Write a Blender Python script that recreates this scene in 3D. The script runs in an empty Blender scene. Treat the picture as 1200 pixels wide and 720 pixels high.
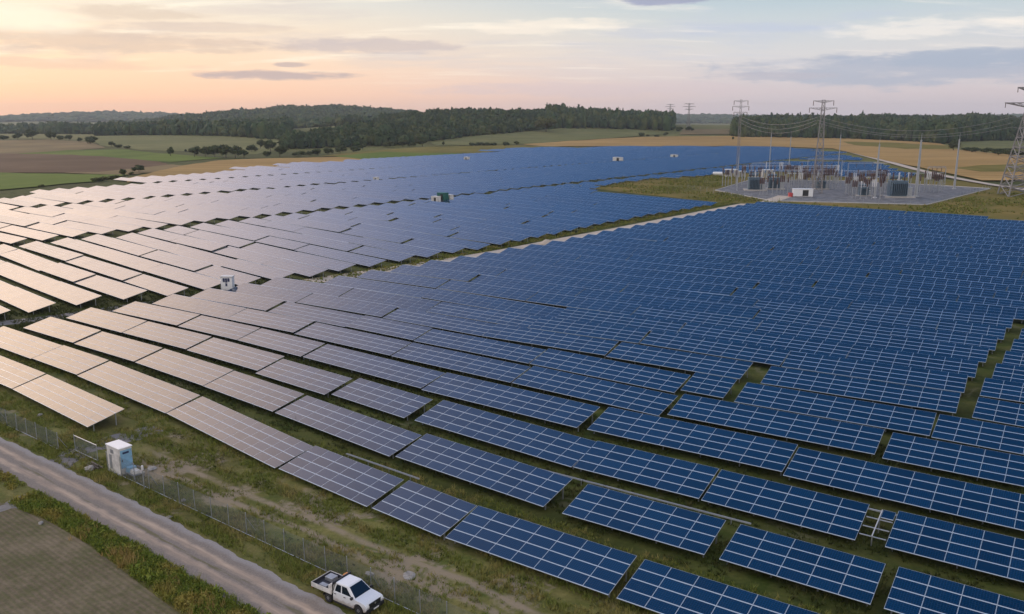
import bpy, math, random
import numpy as np
from mathutils import Vector, geometry
random.seed(7); RNG = np.random.default_rng(11)
sc = bpy.context.scene
COL = sc.collection
R = math.radians

# ------------------------------------------------------------------ camera
CAM_H = 35.0; FPX = 1000.0; PITCH = math.atan(222.0/FPX)
cam = bpy.data.cameras.new('camera'); cam_o = bpy.data.objects.new('camera', cam); COL.objects.link(cam_o)
cam_o.location = (0, 0, CAM_H); cam_o.rotation_euler = (math.pi/2-PITCH, 0, 0)
cam.sensor_width = 36; cam.lens = 30.0; cam.clip_start = 0.5; cam.clip_end = 30000
sc.camera = cam_o
sc.view_settings.view_transform = 'Standard'; sc.view_settings.look = 'None'
sc.view_settings.gamma = 1.0; sc.view_settings.exposure = 0.35; sc.view_settings.use_curve_mapping = False
sc.cycles.use_denoising = True
sc.cycles.max_bounces = 6; sc.cycles.volume_bounces = 0; sc.cycles.transparent_max_bounces = 6
sc.cycles.caustics_reflective = False; sc.cycles.caustics_refractive = False

# ------------------------------------------------------------------ node helper
class NT:
    def __init__(s, tree): s.t = tree; s.n = tree.nodes; s.l = tree.links
    def node(s, typ, ins=None, **props):
        n = s.n.new(typ)
        for k, v in props.items(): setattr(n, k, v)
        for k, v in (ins or {}).items(): s.put(n.inputs[k], v)
        return n
    def put(s, sock, v):
        if isinstance(v, bpy.types.NodeSocket): s.l.new(v, sock)
        elif isinstance(v, bpy.types.Node): s.l.new(v.outputs[0], sock)
        else:
            if sock.type == 'RGBA' and hasattr(v, '__len__') and len(v) == 3: v = (*v, 1)
            sock.default_value = v
    def m(s, op, a, b=0.0, c=None, clamp=False):
        n = s.node('ShaderNodeMath', operation=op, use_clamp=clamp); s.put(n.inputs[0], a); s.put(n.inputs[1], b)
        if c is not None: s.put(n.inputs[2], c)
        return n.outputs[0]
    def vm(s, op, a, b=None):
        n = s.node('ShaderNodeVectorMath', operation=op); s.put(n.inputs[0], a)
        if b is not None: s.put(n.inputs[1], b)
        return n.outputs['Value'] if op in ('DOT_PRODUCT', 'LENGTH') else n.outputs[0]
    def mix(s, f, a, b, blend='MIX'):
        n = s.node('ShaderNodeMix', data_type='RGBA', blend_type=blend)
        s.put(n.inputs[0], f); s.put(n.inputs[6], a); s.put(n.inputs[7], b); return n.outputs[2]
    def ramp(s, f, stops, interp='LINEAR'):
        n = s.node('ShaderNodeValToRGB'); cr = n.color_ramp; cr.interpolation = interp
        while len(cr.elements) < len(stops): cr.elements.new(0.5)
        for e, (p, c) in zip(cr.elements, stops):
            e.position = p; e.color = (*c, 1) if hasattr(c, '__len__') else (c, c, c, 1)
        s.put(n.inputs[0], f); return n.outputs[0]
    def mr(s, v, a, b, c=0.0, d=1.0, smooth=True):
        n = s.node('ShaderNodeMapRange', interpolation_type='SMOOTHSTEP' if smooth else 'LINEAR', clamp=True)
        for i, q in enumerate((v, a, b, c, d)): s.put(n.inputs[i], q)
        return n.outputs[0]
    def noise(s, vec, scale, detail=4, rough=0.55, dist=0.0, out='Fac'):
        n = s.node('ShaderNodeTexNoise', {'Scale': scale, 'Detail': detail, 'Roughness': rough, 'Distortion': dist})
        if vec is not None: s.put(n.inputs['Vector'], vec)
        return n.outputs[0] if out == 'Fac' else n.outputs[1]

# ------------------------------------------------------------------ world
SUN_AZ, SUN_EL = R(-47), R(7)            # azimuth from the view direction, negative = left
world = bpy.data.worlds.new('World'); sc.world = world; world.use_nodes = True
W_ = NT(world.node_tree); W_.n.clear()
tc = W_.node('ShaderNodeTexCoord'); D = W_.vm('NORMALIZE', tc.outputs['Generated'])
sep = W_.node('ShaderNodeSeparateXYZ', {0: D}); dx, dy, dz = sep.outputs
hor = W_.m('SQRT', W_.m('ADD', W_.m('MULTIPLY', dx, dx), W_.m('ADD', W_.m('MULTIPLY', dy, dy), 1e-5)))
azd = W_.m('DIVIDE', W_.m('ADD', W_.m('MULTIPLY', dx, math.sin(SUN_AZ)), W_.m('MULTIPLY', dy, math.cos(SUN_AZ))), hor)
az = W_.m('ARCTAN2', dx, dy); el = W_.m('ARCTANGENT', W_.m('DIVIDE', dz, hor))
el01 = W_.mr(el, 0.0, R(15), smooth=False)
warm = W_.ramp(el01, [(0.0, (.95, .50, .31)), (.10, (1.0, .58, .36)), (.25, (.93, .67, .46)), (.45, (.82, .72, .58)), (1, (.84, .78, .70))])
cool = W_.ramp(el01, [(0.0, (.55, .48, .53)), (.10, (.60, .52, .54)), (.25, (.62, .60, .61)), (.45, (.48, .56, .60)), (1, (.38, .52, .64))])
side = W_.mr(azd, .42, 1.0)
low = W_.mix(side, cool, warm)
# higher up: blue deepening to the right, with the bright veil round the low sun above and left of the picture
high = W_.mix(W_.mr(az, R(-28), R(28)), (.066, .255, .66), (.013, .116, .335))
gaz, gel = R(-42), R(22)
gd = (math.sin(gaz)*math.cos(gel), math.cos(gaz)*math.cos(gel), math.sin(gel))
lobe = W_.m('EXPONENT', W_.m('DIVIDE', W_.m('SUBTRACT', W_.vm('DOT_PRODUCT', D, gd), 1.0), .052))
high = W_.mix(1.0, high, W_.mix(lobe, (0, 0, 0), (3.0, 1.98, .92)), 'ADD')
grad = W_.mix(W_.mr(el, R(5.5), R(14)), low, high)
# unseen sky behind the camera and overhead, brightened to light the land evenly
grad = W_.mix(W_.mr(dy, .22, -.40), grad, (.86, .80, .80))
grad = W_.mix(W_.mr(el, R(60), R(84)), grad, (.80, .82, .90))
sky = W_.node('ShaderNodeTexSky', sky_type='NISHITA', sun_disc=False, sun_elevation=SUN_EL, sun_rotation=SUN_AZ, air_density=1.0, dust_density=1.5, ozone_density=1.5)
nish = W_.mix(1.0, sky.outputs[0], (.08, .08, .08), 'MULTIPLY')
base = W_.mix(.92, nish, grad)
# clouds: a layer seen in perspective plus a few named banks
pz = W_.m('ADD', W_.m('MAXIMUM', dz, 0.0), .10)
pv = W_.node('ShaderNodeCombineXYZ', {0: W_.m('DIVIDE', dx, pz), 1: W_.m('DIVIDE', dy, pz), 2: 0.0})
n1 = W_.noise(W_.vm('MULTIPLY', pv.outputs[0], (.55, 1.0, 1.0)), 1.15, 6, .58, .4)
n2 = W_.noise(W_.vm('MULTIPLY', pv.outputs[0], (.35, 1.2, 1.0)), 2.6, 5, .6, .2)
cm = W_.m('MULTIPLY', W_.m('MULTIPLY', W_.mr(n1, .47, .68), W_.mr(el, R(1.8), R(4.5))), W_.mr(el, R(16), R(9)))
grey = W_.mix(side, (.44, .49, .61), (.64, .53, .46))
base = W_.mix(W_.m('MULTIPLY', cm, .70), base, grey)
hl = W_.m('MULTIPLY', W_.m('MULTIPLY', W_.mr(n2, .52, .72), W_.mr(el, R(1.0), R(4))), W_.mr(el, R(16), R(9)))
base = W_.mix(W_.m('MULTIPLY', hl, .55), base, W_.mix(side, (.84, .76, .68), (.98, .88, .70)))
wv = W_.node('ShaderNodeCombineXYZ', {0: W_.m('MULTIPLY', az, 9.0), 1: W_.m('MULTIPLY', el, 46.0), 2: 0.0})
ragged = W_.m('SUBTRACT', W_.noise(wv.outputs[0], 1.3, 6, .62), .5)
wisp = W_.m('SUBTRACT', W_.noise(wv.outputs[0], 3.4, 5, .6), .5)
def bank(xpx, ypx, wpx, hpx, amount, colour, rag=1.9):
    global base
    a0 = math.atan((xpx-600)/1024); e0 = math.atan((138-ypx)/1050*math.cos(a0))
    qx = W_.m('DIVIDE', W_.m('SUBTRACT', az, a0), wpx/1100); qy = W_.m('DIVIDE', W_.m('SUBTRACT', el, e0), hpx/1060)
    r2 = W_.m('ADD', W_.m('MULTIPLY', qx, qx), W_.m('MULTIPLY', qy, qy))
    rr = W_.m('ADD', r2, W_.m('ADD', W_.m('MULTIPLY', ragged, rag*2), W_.m('MULTIPLY', wisp, rag)))
    base = W_.mix(W_.m('MULTIPLY', W_.mr(rr, 1.25, .15), amount), base, colour)
bank(1060, 82, 205, 20, .85, (.37, .40, .48)); bank(1140, 68, 130, 11, .75, (.34, .39, .48)); bank(900, 90, 70, 5, .7, (.44, .42, .47))
bank(790, 3, 62, 7, .9, (.30, .32, .44)); bank(325, 89, 95, 6, .85, (.46, .37, .36)); bank(345, 77, 22, 3, .8, (.50, .40, .37))
bank(430, 55, 120, 9, .65, (.50, .43, .43)); bank(120, 50, 200, 13, .6, (.60, .46, .37)); bank(160, 17, 100, 9, .6, (.62, .50, .40)); bank(250, 35, 130, 6, .5, (.62, .50, .42)); bank(90, 76, 150, 6, .4, (.68, .47, .35)); bank(700, 105, 230, 9, .45, (.58, .48, .50))
bank(40, 24, 75, 16, .6, (.94, .83, .66), 1.2); bank(640, 33, 90, 10, .45, (.92, .80, .66)); bank(1070, 34, 120, 11, .5, (.86, .78, .70))
bg = W_.node('ShaderNodeBackground', {'Color': base, 'Strength': 1.0})
W_.node('ShaderNodeOutputWorld', {0: bg})
world.cycles.sampling_method = 'MANUAL'; world.cycles.sample_map_resolution = 1024

# ------------------------------------------------------------------ sun
sun = bpy.data.lights.new('sun', 'SUN'); sun.energy = 1.1; sun.angle = R(14); sun.color = (1.0, .80, .60)
sun_o = bpy.data.objects.new('sun', sun); COL.objects.link(sun_o)
sv = Vector((math.sin(SUN_AZ)*math.cos(R(13)), math.cos(SUN_AZ)*math.cos(R(13)), math.sin(R(13))))
sun_o.rotation_euler = sv.to_track_quat('Z', 'Y').to_euler(); sun_o.location = (-300, 200, 200)

# ------------------------------------------------------------------ plan geometry
RA = R(37)
UX = np.array([math.cos(RA), -math.sin(RA)]); WX = np.array([math.sin(RA), math.cos(RA)])
def P2(u, w): return u*UX + w*WX
def P3(u, w, z=0.0): p = P2(u, w); return (float(p[0]), float(p[1]), z)
def sstep(a, b, x):
    t = np.clip((x-a)/(b-a), 0, 1); return t*t*(3-2*t)
def hxy(xpx, Y): return ((xpx-600)/1024*Y, Y)
HILLS = []
for xpx, Y, amp, sx, sy in ((575, 1750, 33, 260, 300), (690, 2600, 15, 420, 350), (385, 3050, 54, 310, 420), (255, 3050, 7, 240, 320),
 (1020, 2000, 12, 420, 330), (1330, 2100, 9, 420, 330), (120, 5600, 46, 420, 500), (-60, 5900, 24, 500, 500), (310, 6100, 26, 600, 500),
 (800, 6300, 36, 900, 500), (1250, 6300, 40, 1000, 600), (520, 6500, 20, 700, 500),
 (55, 1250, 4, 140, 160), (215, 1600, 3, 260, 220)):
    cx, cy = hxy(xpx, Y); HILLS.append((cx, cy, amp, sx, sy))
def H(x, y):
    x = np.asarray(x, float); y = np.asarray(y, float); z = np.zeros(np.broadcast(x, y).shape)
    for cx, cy, a, sx, sy in HILLS: z = z + a*np.exp(-((x-cx)/sx)**2/2-((y-cy)/sy)**2/2)
    return z*sstep(880, 1250, np.hypot(x, y))
def unp(xp, yp, z=None):
    dxx = (xp-600)/FPX; dzz = -(yp-360)/FPX
    d = np.array([dxx, math.cos(PITCH)+dzz*math.sin(PITCH), -math.sin(PITCH)+dzz*math.cos(PITCH)])
    if z is not None:
        t = (z-CAM_H)/d[2]; return d*t+np.array([0, 0, CAM_H])
    ts = np.concatenate([np.arange(30, 800, 4.0), np.arange(800, 7500, 8.0)])
    pts = d[None]*ts[:, None]+np.array([0, 0, CAM_H]); below = pts[:, 2] <= H(pts[:, 0], pts[:, 1])
    i = int(np.argmax(below)) if below.any() else len(ts)-1
    return pts[i]
def uw(xp, yp, z=0.0): p = unp(xp, yp, z)[:2]; return float(p@UX), float(p@WX)
def inpoly(x, y, poly):
    c = False; n = len(poly); j = n-1
    for i in range(n):
        xi, yi = poly[i]; xj, yj = poly[j]
        if (yi > y) != (yj > y) and x < (xj-xi)*(y-yi)/(yj-yi)+xi: c = not c
        j = i
    return c
def project(x, y, z):
    d = np.array([x, y, z-CAM_H]); yy = d[1]*math.cos(PITCH)-d[2]*math.sin(PITCH); v = d[1]*math.sin(PITCH)+d[2]*math.cos(PITCH)
    return 600+FPX*d[0]/yy, 360-FPX*v/yy, yy

# ------------------------------------------------------------------ materials
def mat(name, fn=None, col=(.5, .5, .5), rough=.6, metal=0.0, noise=0.0, nscale=3.0, spec=.5):
    m = bpy.data.materials.new(name); m.use_nodes = True; t = NT(m.node_tree); t.n.clear()
    b = t.node('ShaderNodeBsdfPrincipled', {'Roughness': rough, 'Metallic': metal, 'Specular IOR Level': spec}); t.node('ShaderNodeOutputMaterial', {0: b})
    if fn: fn(t, b)
    elif noise:
        o = t.node('ShaderNodeTexCoord'); f = t.noise(o.outputs['Object'], nscale, 5, .6)
        t.put(b.inputs['Base Color'], t.mix(t.mr(f, .3, .7), tuple(c*(1-noise) for c in col), tuple(min(1, c*(1+noise)) for c in col)))
    else: t.put(b.inputs['Base Color'], col)
    return m
def solar_fn(t, b):
    uvn = t.node('ShaderNodeUVMap'); s = t.node('ShaderNodeSeparateXYZ', {0: uvn.outputs[0]})
    u, v = s.outputs[0], s.outputs[1]
    fu, fv = t.m('FRACT', u), t.m('FRACT', v)
    eu = t.m('MINIMUM', fu, t.m('SUBTRACT', 1.0, fu)); ev = t.m('MINIMUM', fv, t.m('SUBTRACT', 1.0, fv))
    frame = t.m('MAXIMUM', t.m('LESS_THAN', eu, .0095), t.m('LESS_THAN', ev, .0135))
    rim = t.m('MULTIPLY', t.m('GREATER_THAN', t.m('ABSOLUTE', t.m('SUBTRACT', v, 2.0)), 1.935), t.m('LESS_THAN', t.m('ABSOLUTE', t.m('SUBTRACT', v, 2.0)), 2.01))
    frame = t.m('MAXIMUM', frame, rim)
    cu, cv = t.m('FRACT', t.m('MULTIPLY', fu, 12.0)), t.m('FRACT', t.m('MULTIPLY', fv, 6.0))
    cell = t.m('MAXIMUM', t.m('GREATER_THAN', t.m('ABSOLUTE', t.m('SUBTRACT', cu, .5)), .44), t.m('GREATER_THAN', t.m('ABSOLUTE', t.m('SUBTRACT', cv, .5)), .45))
    oi = t.node('ShaderNodeObjectInfo')
    cell_id = t.node('ShaderNodeCombineXYZ', {0: t.m('FLOOR', u), 1: t.m('FLOOR', v), 2: t.m('MULTIPLY', oi.outputs['Random'], 97.0)})
    wn = t.node('ShaderNodeTexWhiteNoise', {'Vector': cell_id.outputs[0]}, noise_dimensions='3D')
    blue = t.mix(wn.outputs['Value'], (.0008, .0122, .036), (.0026, .0235, .064))
    blue = t.mix(t.m('MULTIPLY', cell, .35), blue, (.02, .05, .13))
    t.put(b.inputs['Base Color'], t.mix(frame, blue, (.46, .52, .59)))
    g = t.node('ShaderNodeNewGeometry'); dust = t.noise(g.outputs['Position'], .35, 4, .6)
    rcell = t.mr(dust, .3, .75, .07, .17)
    t.put(b.inputs['Roughness'], t.m('ADD', rcell, t.m('MULTIPLY', frame, .22)))
    t.put(b.inputs['IOR'], t.m('SUBTRACT', 1.72, t.m('MULTIPLY', frame, .3)))
M = {}
M['solar'] = mat('solar_glass', solar_fn)
M['steel'] = mat('galvanised_steel', col=(.36, .38, .40), rough=.45, metal=.5, noise=.15)
M['alu'] = mat('aluminium_frame', col=(.55, .57, .6), rough=.4, metal=.4)
def ground_fn(t, b):
    g = t.node('ShaderNodeNewGeometry'); p = g.outputs['Position']
    a = t.noise(p, .045, 5, .6); c = t.noise(p, .33, 6, .65); d = t.noise(p, 2.6, 5, .7); e = t.noise(p, .16, 6, .68, .6)
    col = t.mix(t.mr(c, .33, .66), (.098, .125, .027), (.22, .20, .07))
    col = t.mix(t.m('MULTIPLY', t.mr(a, .42, .62), .6), col, (.115, .092, .034))
    uu = t.vm('DOT_PRODUCT', p, (float(UX[0]), float(UX[1]), 0)); ww = t.vm('DOT_PRODUCT', p, (float(WX[0]), float(WX[1]), 0))
    wob = t.m('MULTIPLY', t.m('SUBTRACT', t.noise(p, .09, 3, .5), .5), 3.0)
    inside = t.m('MULTIPLY', t.mr(ww, 40.5, 42), t.mr(ww, 50.5, 48.5)); inside = t.m('MULTIPLY', inside, t.mr(uu, -86, -78))
    wr = None
    for wc in (43.5, 45.3):
        q = t.mr(t.m('ABSOLUTE', t.m('SUBTRACT', t.m('ADD', ww, wob), wc)), .62, .12); wr = q if wr is None else t.m('MAXIMUM', wr, q)
    bare = t.m('MULTIPLY', t.m('MULTIPLY', wr, inside), t.mr(e, .30, .52))
    patch = t.m('MULTIPLY', inside, t.mr(e, .50, .60)); bare = t.m('MAXIMUM', bare, patch)
    nearf = t.m('MULTIPLY', t.mr(ww, 30, 40), t.mr(ww, 420, 300))
    bare = t.m('MAXIMUM', bare, t.m('MULTIPLY', nearf, t.m('MULTIPLY', t.mr(e, .58, .66), .8)))
    soil = t.mix(d, (.23, .18, .125), (.42, .34, .255))
    col = t.mix(t.m('MULTIPLY', bare, t.mr(d, .25, .6, .55, 1.0)), col, soil)
    col = t.mix(t.mr(d, .35, .7, 0, .55), col, t.mix(1.0, col, (.45, .5, .4), 'MULTIPLY'))
    col = t.mix(t.m('MULTIPLY', t.mr(ww, 49, 55), t.mr(ww, 640, 560)), col, t.mix(1.0, col, (.44, .52, .40), 'MULTIPLY'))   # darker grass between the rows, with the tables' shade painted into it
    t.put(b.inputs['Base Color'], col); t.put(b.inputs['Roughness'], .95); t.put(b.inputs['Specular IOR Level'], .1)
    bp = t.node('ShaderNodeBump', {'Strength': .7, 'Distance': .12, 'Height': d}); t.put(b.inputs['Normal'], bp.outputs[0])
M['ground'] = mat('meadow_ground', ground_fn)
def field_mat(name, c1, c2, rows=0.0, ang=0.0, sc_=.01, c3=None):
    def fn(t, b):
        g = t.node('ShaderNodeNewGeometry'); p = g.outputs['Position']
        big = t.noise(p, sc_, 5, .6, .5); col = t.mix(t.mr(big, .32, .68), c1, c2)
        st = t.noise(t.vm('MULTIPLY', p, (.02*math.cos(ang)+.002, .02*abs(math.sin(ang))+.004, 1)), 1.0, 4, .6)
        col = t.mix(t.mr(st, .4, .65, 0, .5), col, c3 or tuple(x*.7 for x in c1))
        if rows:
            dirv = (math.cos(ang), math.sin(ang), 0); q = t.vm('DOT_PRODUCT', p, dirv)
            wv = t.m('SINE', t.m('MULTIPLY', q, 2*math.pi/rows)); col = t.mix(t.mr(wv, -.2, .9, 0, .30), col, tuple(x*.6 for x in c1))
        fine = t.noise(p, .22, 5, .7); col = t.mix(t.mr(fine, .35, .75, 0, .35), col, tuple(x*.65 for x in c2))
        t.put(b.inputs['Base Color'], col); t.put(b.inputs['Roughness'], .95); t.put(b.inputs['Specular IOR Level'], .05)
    return mat(name, fn)
M['f_brown'] = field_mat('ploughed_soil', (.125, .080, .048), (.165, .108, .066), 9, R(60))
M['f_green'] = field_mat('young_green_crop', (.095, .15, .022), (.14, .185, .035))
M['f_tan'] = field_mat('dry_stubble', (.19, .145, .072), (.25, .185, .09))
M['f_pale'] = field_mat('pale_pasture', (.135, .148, .052), (.19, .185, .075), sc_=.006)
M['f_gold'] = field_mat('ripe_wheat', (.36, .23, .085), (.46, .30, .12), 24, R(75), sc_=.006, c3=(.25, .17, .06))
M['f_olive'] = field_mat('yellow_olive_grass', (.15, .135, .03), (.22, .18, .05))
M['f_mead'] = field_mat('dry_meadow', (.12, .118, .030), (.24, .175, .055), sc_=.03, c3=(.065, .088, .020))
def road_fn(t, b):
    uvn = t.node('ShaderNodeUVMap'); s = t.node('ShaderNodeSeparateXYZ', {0: uvn.outputs[0]}); v = s.outputs[1]
    g = t.node('ShaderNodeNewGeometry'); p = g.outputs['Position']
    wob = t.m('ADD', t.m('MULTIPLY', t.m('SUBTRACT', t.noise(p, .03, 2, .5), .5), .12), t.m('MULTIPLY', t.m('SUBTRACT', t.noise(p, 2.5, 4, .7), .5), .08)); vv = t.m('ADD', v, wob)
    uu = t.vm('DOT_PRODUCT', p, (float(UX[0]), float(UX[1]), 0)); ww = t.vm('DOT_PRODUCT', p, (float(WX[0]), float(WX[1]), 0))
    al = t.node('ShaderNodeCombineXYZ', {0: t.m('MULTIPLY', uu, .10), 1: t.m('MULTIPLY', ww, 1.5), 2: 0.0}).outputs[0]; n = t.noise(al, 1.0, 6, .65, .3); f = t.noise(p, 7.0, 3, .6); wh = None
    for c, hw in ((.30, .105), (.64, .105)):
        q = t.mr(t.m('ABSOLUTE', t.m('SUBTRACT', vv, c)), hw*1.25, hw*.1); wh = q if wh is None else t.m('MAXIMUM', wh, q)
    grav = t.mix(t.mr(f, .3, .7), (.19, .166, .148), (.255, .222, .195))
    dirt = t.mix(t.mr(n, .35, .65), (.38, .295, .225), (.46, .365, .285))
    col = t.mix(t.m('MULTIPLY', wh, t.mr(n, .25, .65, .30, 1.0)), grav, dirt)
    edge = t.mr(vv, .80, .95); col = t.mix(edge, col, t.mix(f, (.22, .205, .2), (.36, .34, .33)))
    mid = t.m('MULTIPLY', t.mr(t.m('ABSOLUTE', t.m('SUBTRACT', vv, .47)), .09, .02), t.mr(n, .48, .62))
    col = t.mix(t.m('MULTIPLY', mid, .8), col, (.13, .12, .06))
    t.put(b.inputs['Base Color'], col); t.put(b.inputs['Roughness'], .95); t.put(b.inputs['Specular IOR Level'], .1)
    bp = t.node('ShaderNodeBump', {'Strength': .3, 'Distance': .04, 'Height': f}); t.put(b.inputs['Normal'], bp.outputs[0])
M['road'] = mat('dirt_road', road_fn)
def gravel(name, a, c, sc_=2.0):
    def fn(t, b):
        g = t.node('ShaderNodeNewGeometry'); p = g.outputs['Position']
        n = t.noise(p, .25, 5, .65); f = t.noise(p, sc_, 5, .7)
        t.put(b.inputs['Base Color'], t.mix(t.mr(t.m('ADD', t.m('MULTIPLY', n, .6), t.m('MULTIPLY', f, .4)), .35, .65), a, c)); t.put(b.inputs['Roughness'], .95)
    return mat(name, fn)
M['gravel'] = gravel('grey_gravel', (.13, .122, .12), (.21, .20, .195))
M['pale_track'] = gravel('pale_sandy_track', (.40, .335, .265), (.54, .47, .39))
M['pad'] = gravel('pad_gravel', (.085, .09, .10), (.19, .195, .205), .25)
M['kerb'] = gravel('concrete_kerb', (.38, .36, .34), (.48, .46, .43))
def crop_fn(t, b):
    g = t.node('ShaderNodeNewGeometry'); p = g.outputs['Position']
    uu = t.vm('DOT_PRODUCT', p, (float(UX[0]), float(UX[1]), 0)); ww = t.vm('DOT_PRODUCT', p, (float(WX[0]), float(WX[1]), 0))
    wob = t.m('MULTIPLY', t.noise(p, .3, 4, .6), .35); n = t.noise(p, .12, 5, .65); f = t.noise(p, 3.0, 5, .7)
    s1 = t.m('SINE', t.m('MULTIPLY', t.m('ADD', t.m('ADD', ww, t.m('MULTIPLY', uu, .03)), wob), 2*math.pi/.42))
    s2 = t.m('SINE', t.m('MULTIPLY', t.m('ADD', uu, wob), 2*math.pi/1.6))
    f2 = t.noise(p, 1.1, 6, .75); col = t.mix(t.mr(t.m('ADD', t.m('MULTIPLY', n, .5), t.m('MULTIPLY', f2, .5)), .38, .62), (.125, .104, .066), (.225, .182, .125))
    plant = t.m('MULTIPLY', t.mr(s1, -.1, .8), t.m('MULTIPLY', t.mr(f, .36, .6), t.mr(n, .70, .40, .12, .6)))
    col = t.mix(plant, col, (.090, .105, .036)); col = t.mix(t.mr(s2, .7, 1.0, 0, .12), col, (.2, .16, .12))
    t.put(b.inputs['Base Color'], col); t.put(b.inputs['Roughness'], .95); t.put(b.inputs['Specular IOR Level'], .05)
    col = t.mix(t.mr(t.noise(p, .5, 6, .7), .42, .68, 0, .55), col, (.085, .098, .034)); t.put(b.inputs['Base Color'], col)
    bp = t.node('ShaderNodeBump', {'Strength': .35, 'Distance': .06, 'Height': t.m('ADD', s1, t.m('MULTIPLY', f, 2.5))}); t.put(b.inputs['Normal'], bp.outputs[0])
M['crop'] = mat('seeded_field_rows', crop_fn)
def leaf_fn(c1, c2, c3, sc_=.25):
    def fn(t, b):
        g = t.node('ShaderNodeNewGeometry'); oi = t.node('ShaderNodeObjectInfo'); p = g.outputs['Position']
        n = t.noise(p, sc_, 4, .6); rnd = g.outputs['Random Per Island']
        col = t.mix(rnd, c1, c2); col = t.mix(t.mr(n, .45, .7), col, c3)
        t.put(b.inputs['Base Color'], col); t.put(b.inputs['Roughness'], .8); t.put(b.inputs['Specular IOR Level'], .15)
    return fn
M['leaf'] = mat('tree_leaves', leaf_fn((.022, .036, .012), (.046, .062, .020), (.055, .062, .018)))
M['leaf_warm'] = mat('olive_leaves', leaf_fn((.05, .062, .016), (.085, .09, .025), (.085, .08, .022)))
M['conifer'] = mat('forest_foliage', leaf_fn((.013, .034, .018), (.046, .080, .030), (.085, .098, .032), .035))
M['bark'] = mat('bark', col=(.09, .07, .05), rough=.9, noise=.3)
M['grass'] = mat('grass_blades', leaf_fn((.105, .148, .024), (.215, .222, .050), (.31, .25, .09), .35))
M['lane'] = mat('dark_grass_painted_shade', leaf_fn((.028, .044, .009), (.060, .072, .016), (.09, .085, .030), .35))  # dark grass, its colour deepened further to paint in shade between the tables
M['verge'] = mat('verge_plants', leaf_fn((.085, .140, .020), (.21, .235, .038), (.29, .235, .06), .33))
M['straw'] = mat('dry_straw', leaf_fn((.30, .21, .075), (.40, .29, .11), (.22, .19, .05)))
M['white'] = mat('white_paint', col=(.80, .81, .82), rough=.28, noise=.03, nscale=2)
def dirty_fn(t, b):
    o = t.node('ShaderNodeTexCoord'); q = t.node('ShaderNodeSeparateXYZ', {0: o.outputs['Object']}); n = t.noise(o.outputs['Object'], 2.2, 5, .65)
    d = t.m('MULTIPLY', t.mr(t.m('ADD', q.outputs[2], t.m('MULTIPLY', n, .7)), 1.25, .75), .75)
    t.put(b.inputs['Base Color'], t.mix(d, (.76, .78, .80), (.30, .24, .18))); t.put(b.inputs['Roughness'], t.m('ADD', .22, t.m('MULTIPLY', d, .5)))
M['truck'] = mat('dusty_white_paint', dirty_fn)
M['white_old'] = mat('weathered_white_paint', col=(.68, .66, .63), rough=.5, noise=.20, nscale=1.4)
M['blue'] = mat('light_blue_panel', col=(.23, .43, .60), rough=.45, noise=.07)
M['black'] = mat('black_plastic', col=(.015, .016, .018), rough=.5)
M['tyre'] = mat('tyre_rubber', col=(.02, .02, .021), rough=.85)
M['glass'] = mat('dark_glass', col=(.008, .016, .028), rough=.06)
M['liner'] = mat('dark_tray_liner', col=(.035, .035, .05), rough=.7, noise=.15)
M['rim'] = mat('wheel_rim', col=(.42, .43, .45), rough=.35, metal=.6)
M['orange'] = mat('orange_lens', col=(.75, .30, .06), rough=.3)
M['lamp'] = mat('headlight_lens', col=(.75, .78, .8), rough=.1)
M['red'] = mat('red_paint', col=(.45, .05, .05), rough=.5)
M['greenp'] = mat('dark_green_paint', col=(.015, .12, .095), rough=.5, noise=.15)
M['navy'] = mat('navy_plate', col=(.02, .03, .09), rough=.5)
M['trafo'] = mat('transformer_blue_grey', col=(.095, .15, .20), rough=.5, noise=.15, nscale=1)
M['porcelain'] = mat('pale_porcelain', col=(.62, .62, .63), rough=.25)
M['brownins'] = mat('brown_porcelain', col=(.085, .04, .028), rough=.3)
M['conc'] = mat('pole_concrete', col=(.34, .36, .38), rough=.8, noise=.12)
M['lattice'] = mat('lattice_steel', col=(.25, .24, .24), rough=.6, metal=.1)
M['cable'] = mat('conductor', col=(.28, .27, .27), rough=.6)
M['wood'] = mat('grey_timber', col=(.10, .085, .075), rough=.9, noise=.2)
M['rock'] = mat('pale_rock', col=(.27, .255, .235), rough=.9, noise=.25)
M['net'] = mat('fence_wire', col=(.20, .225, .23), rough=.6, metal=.3)

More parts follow.
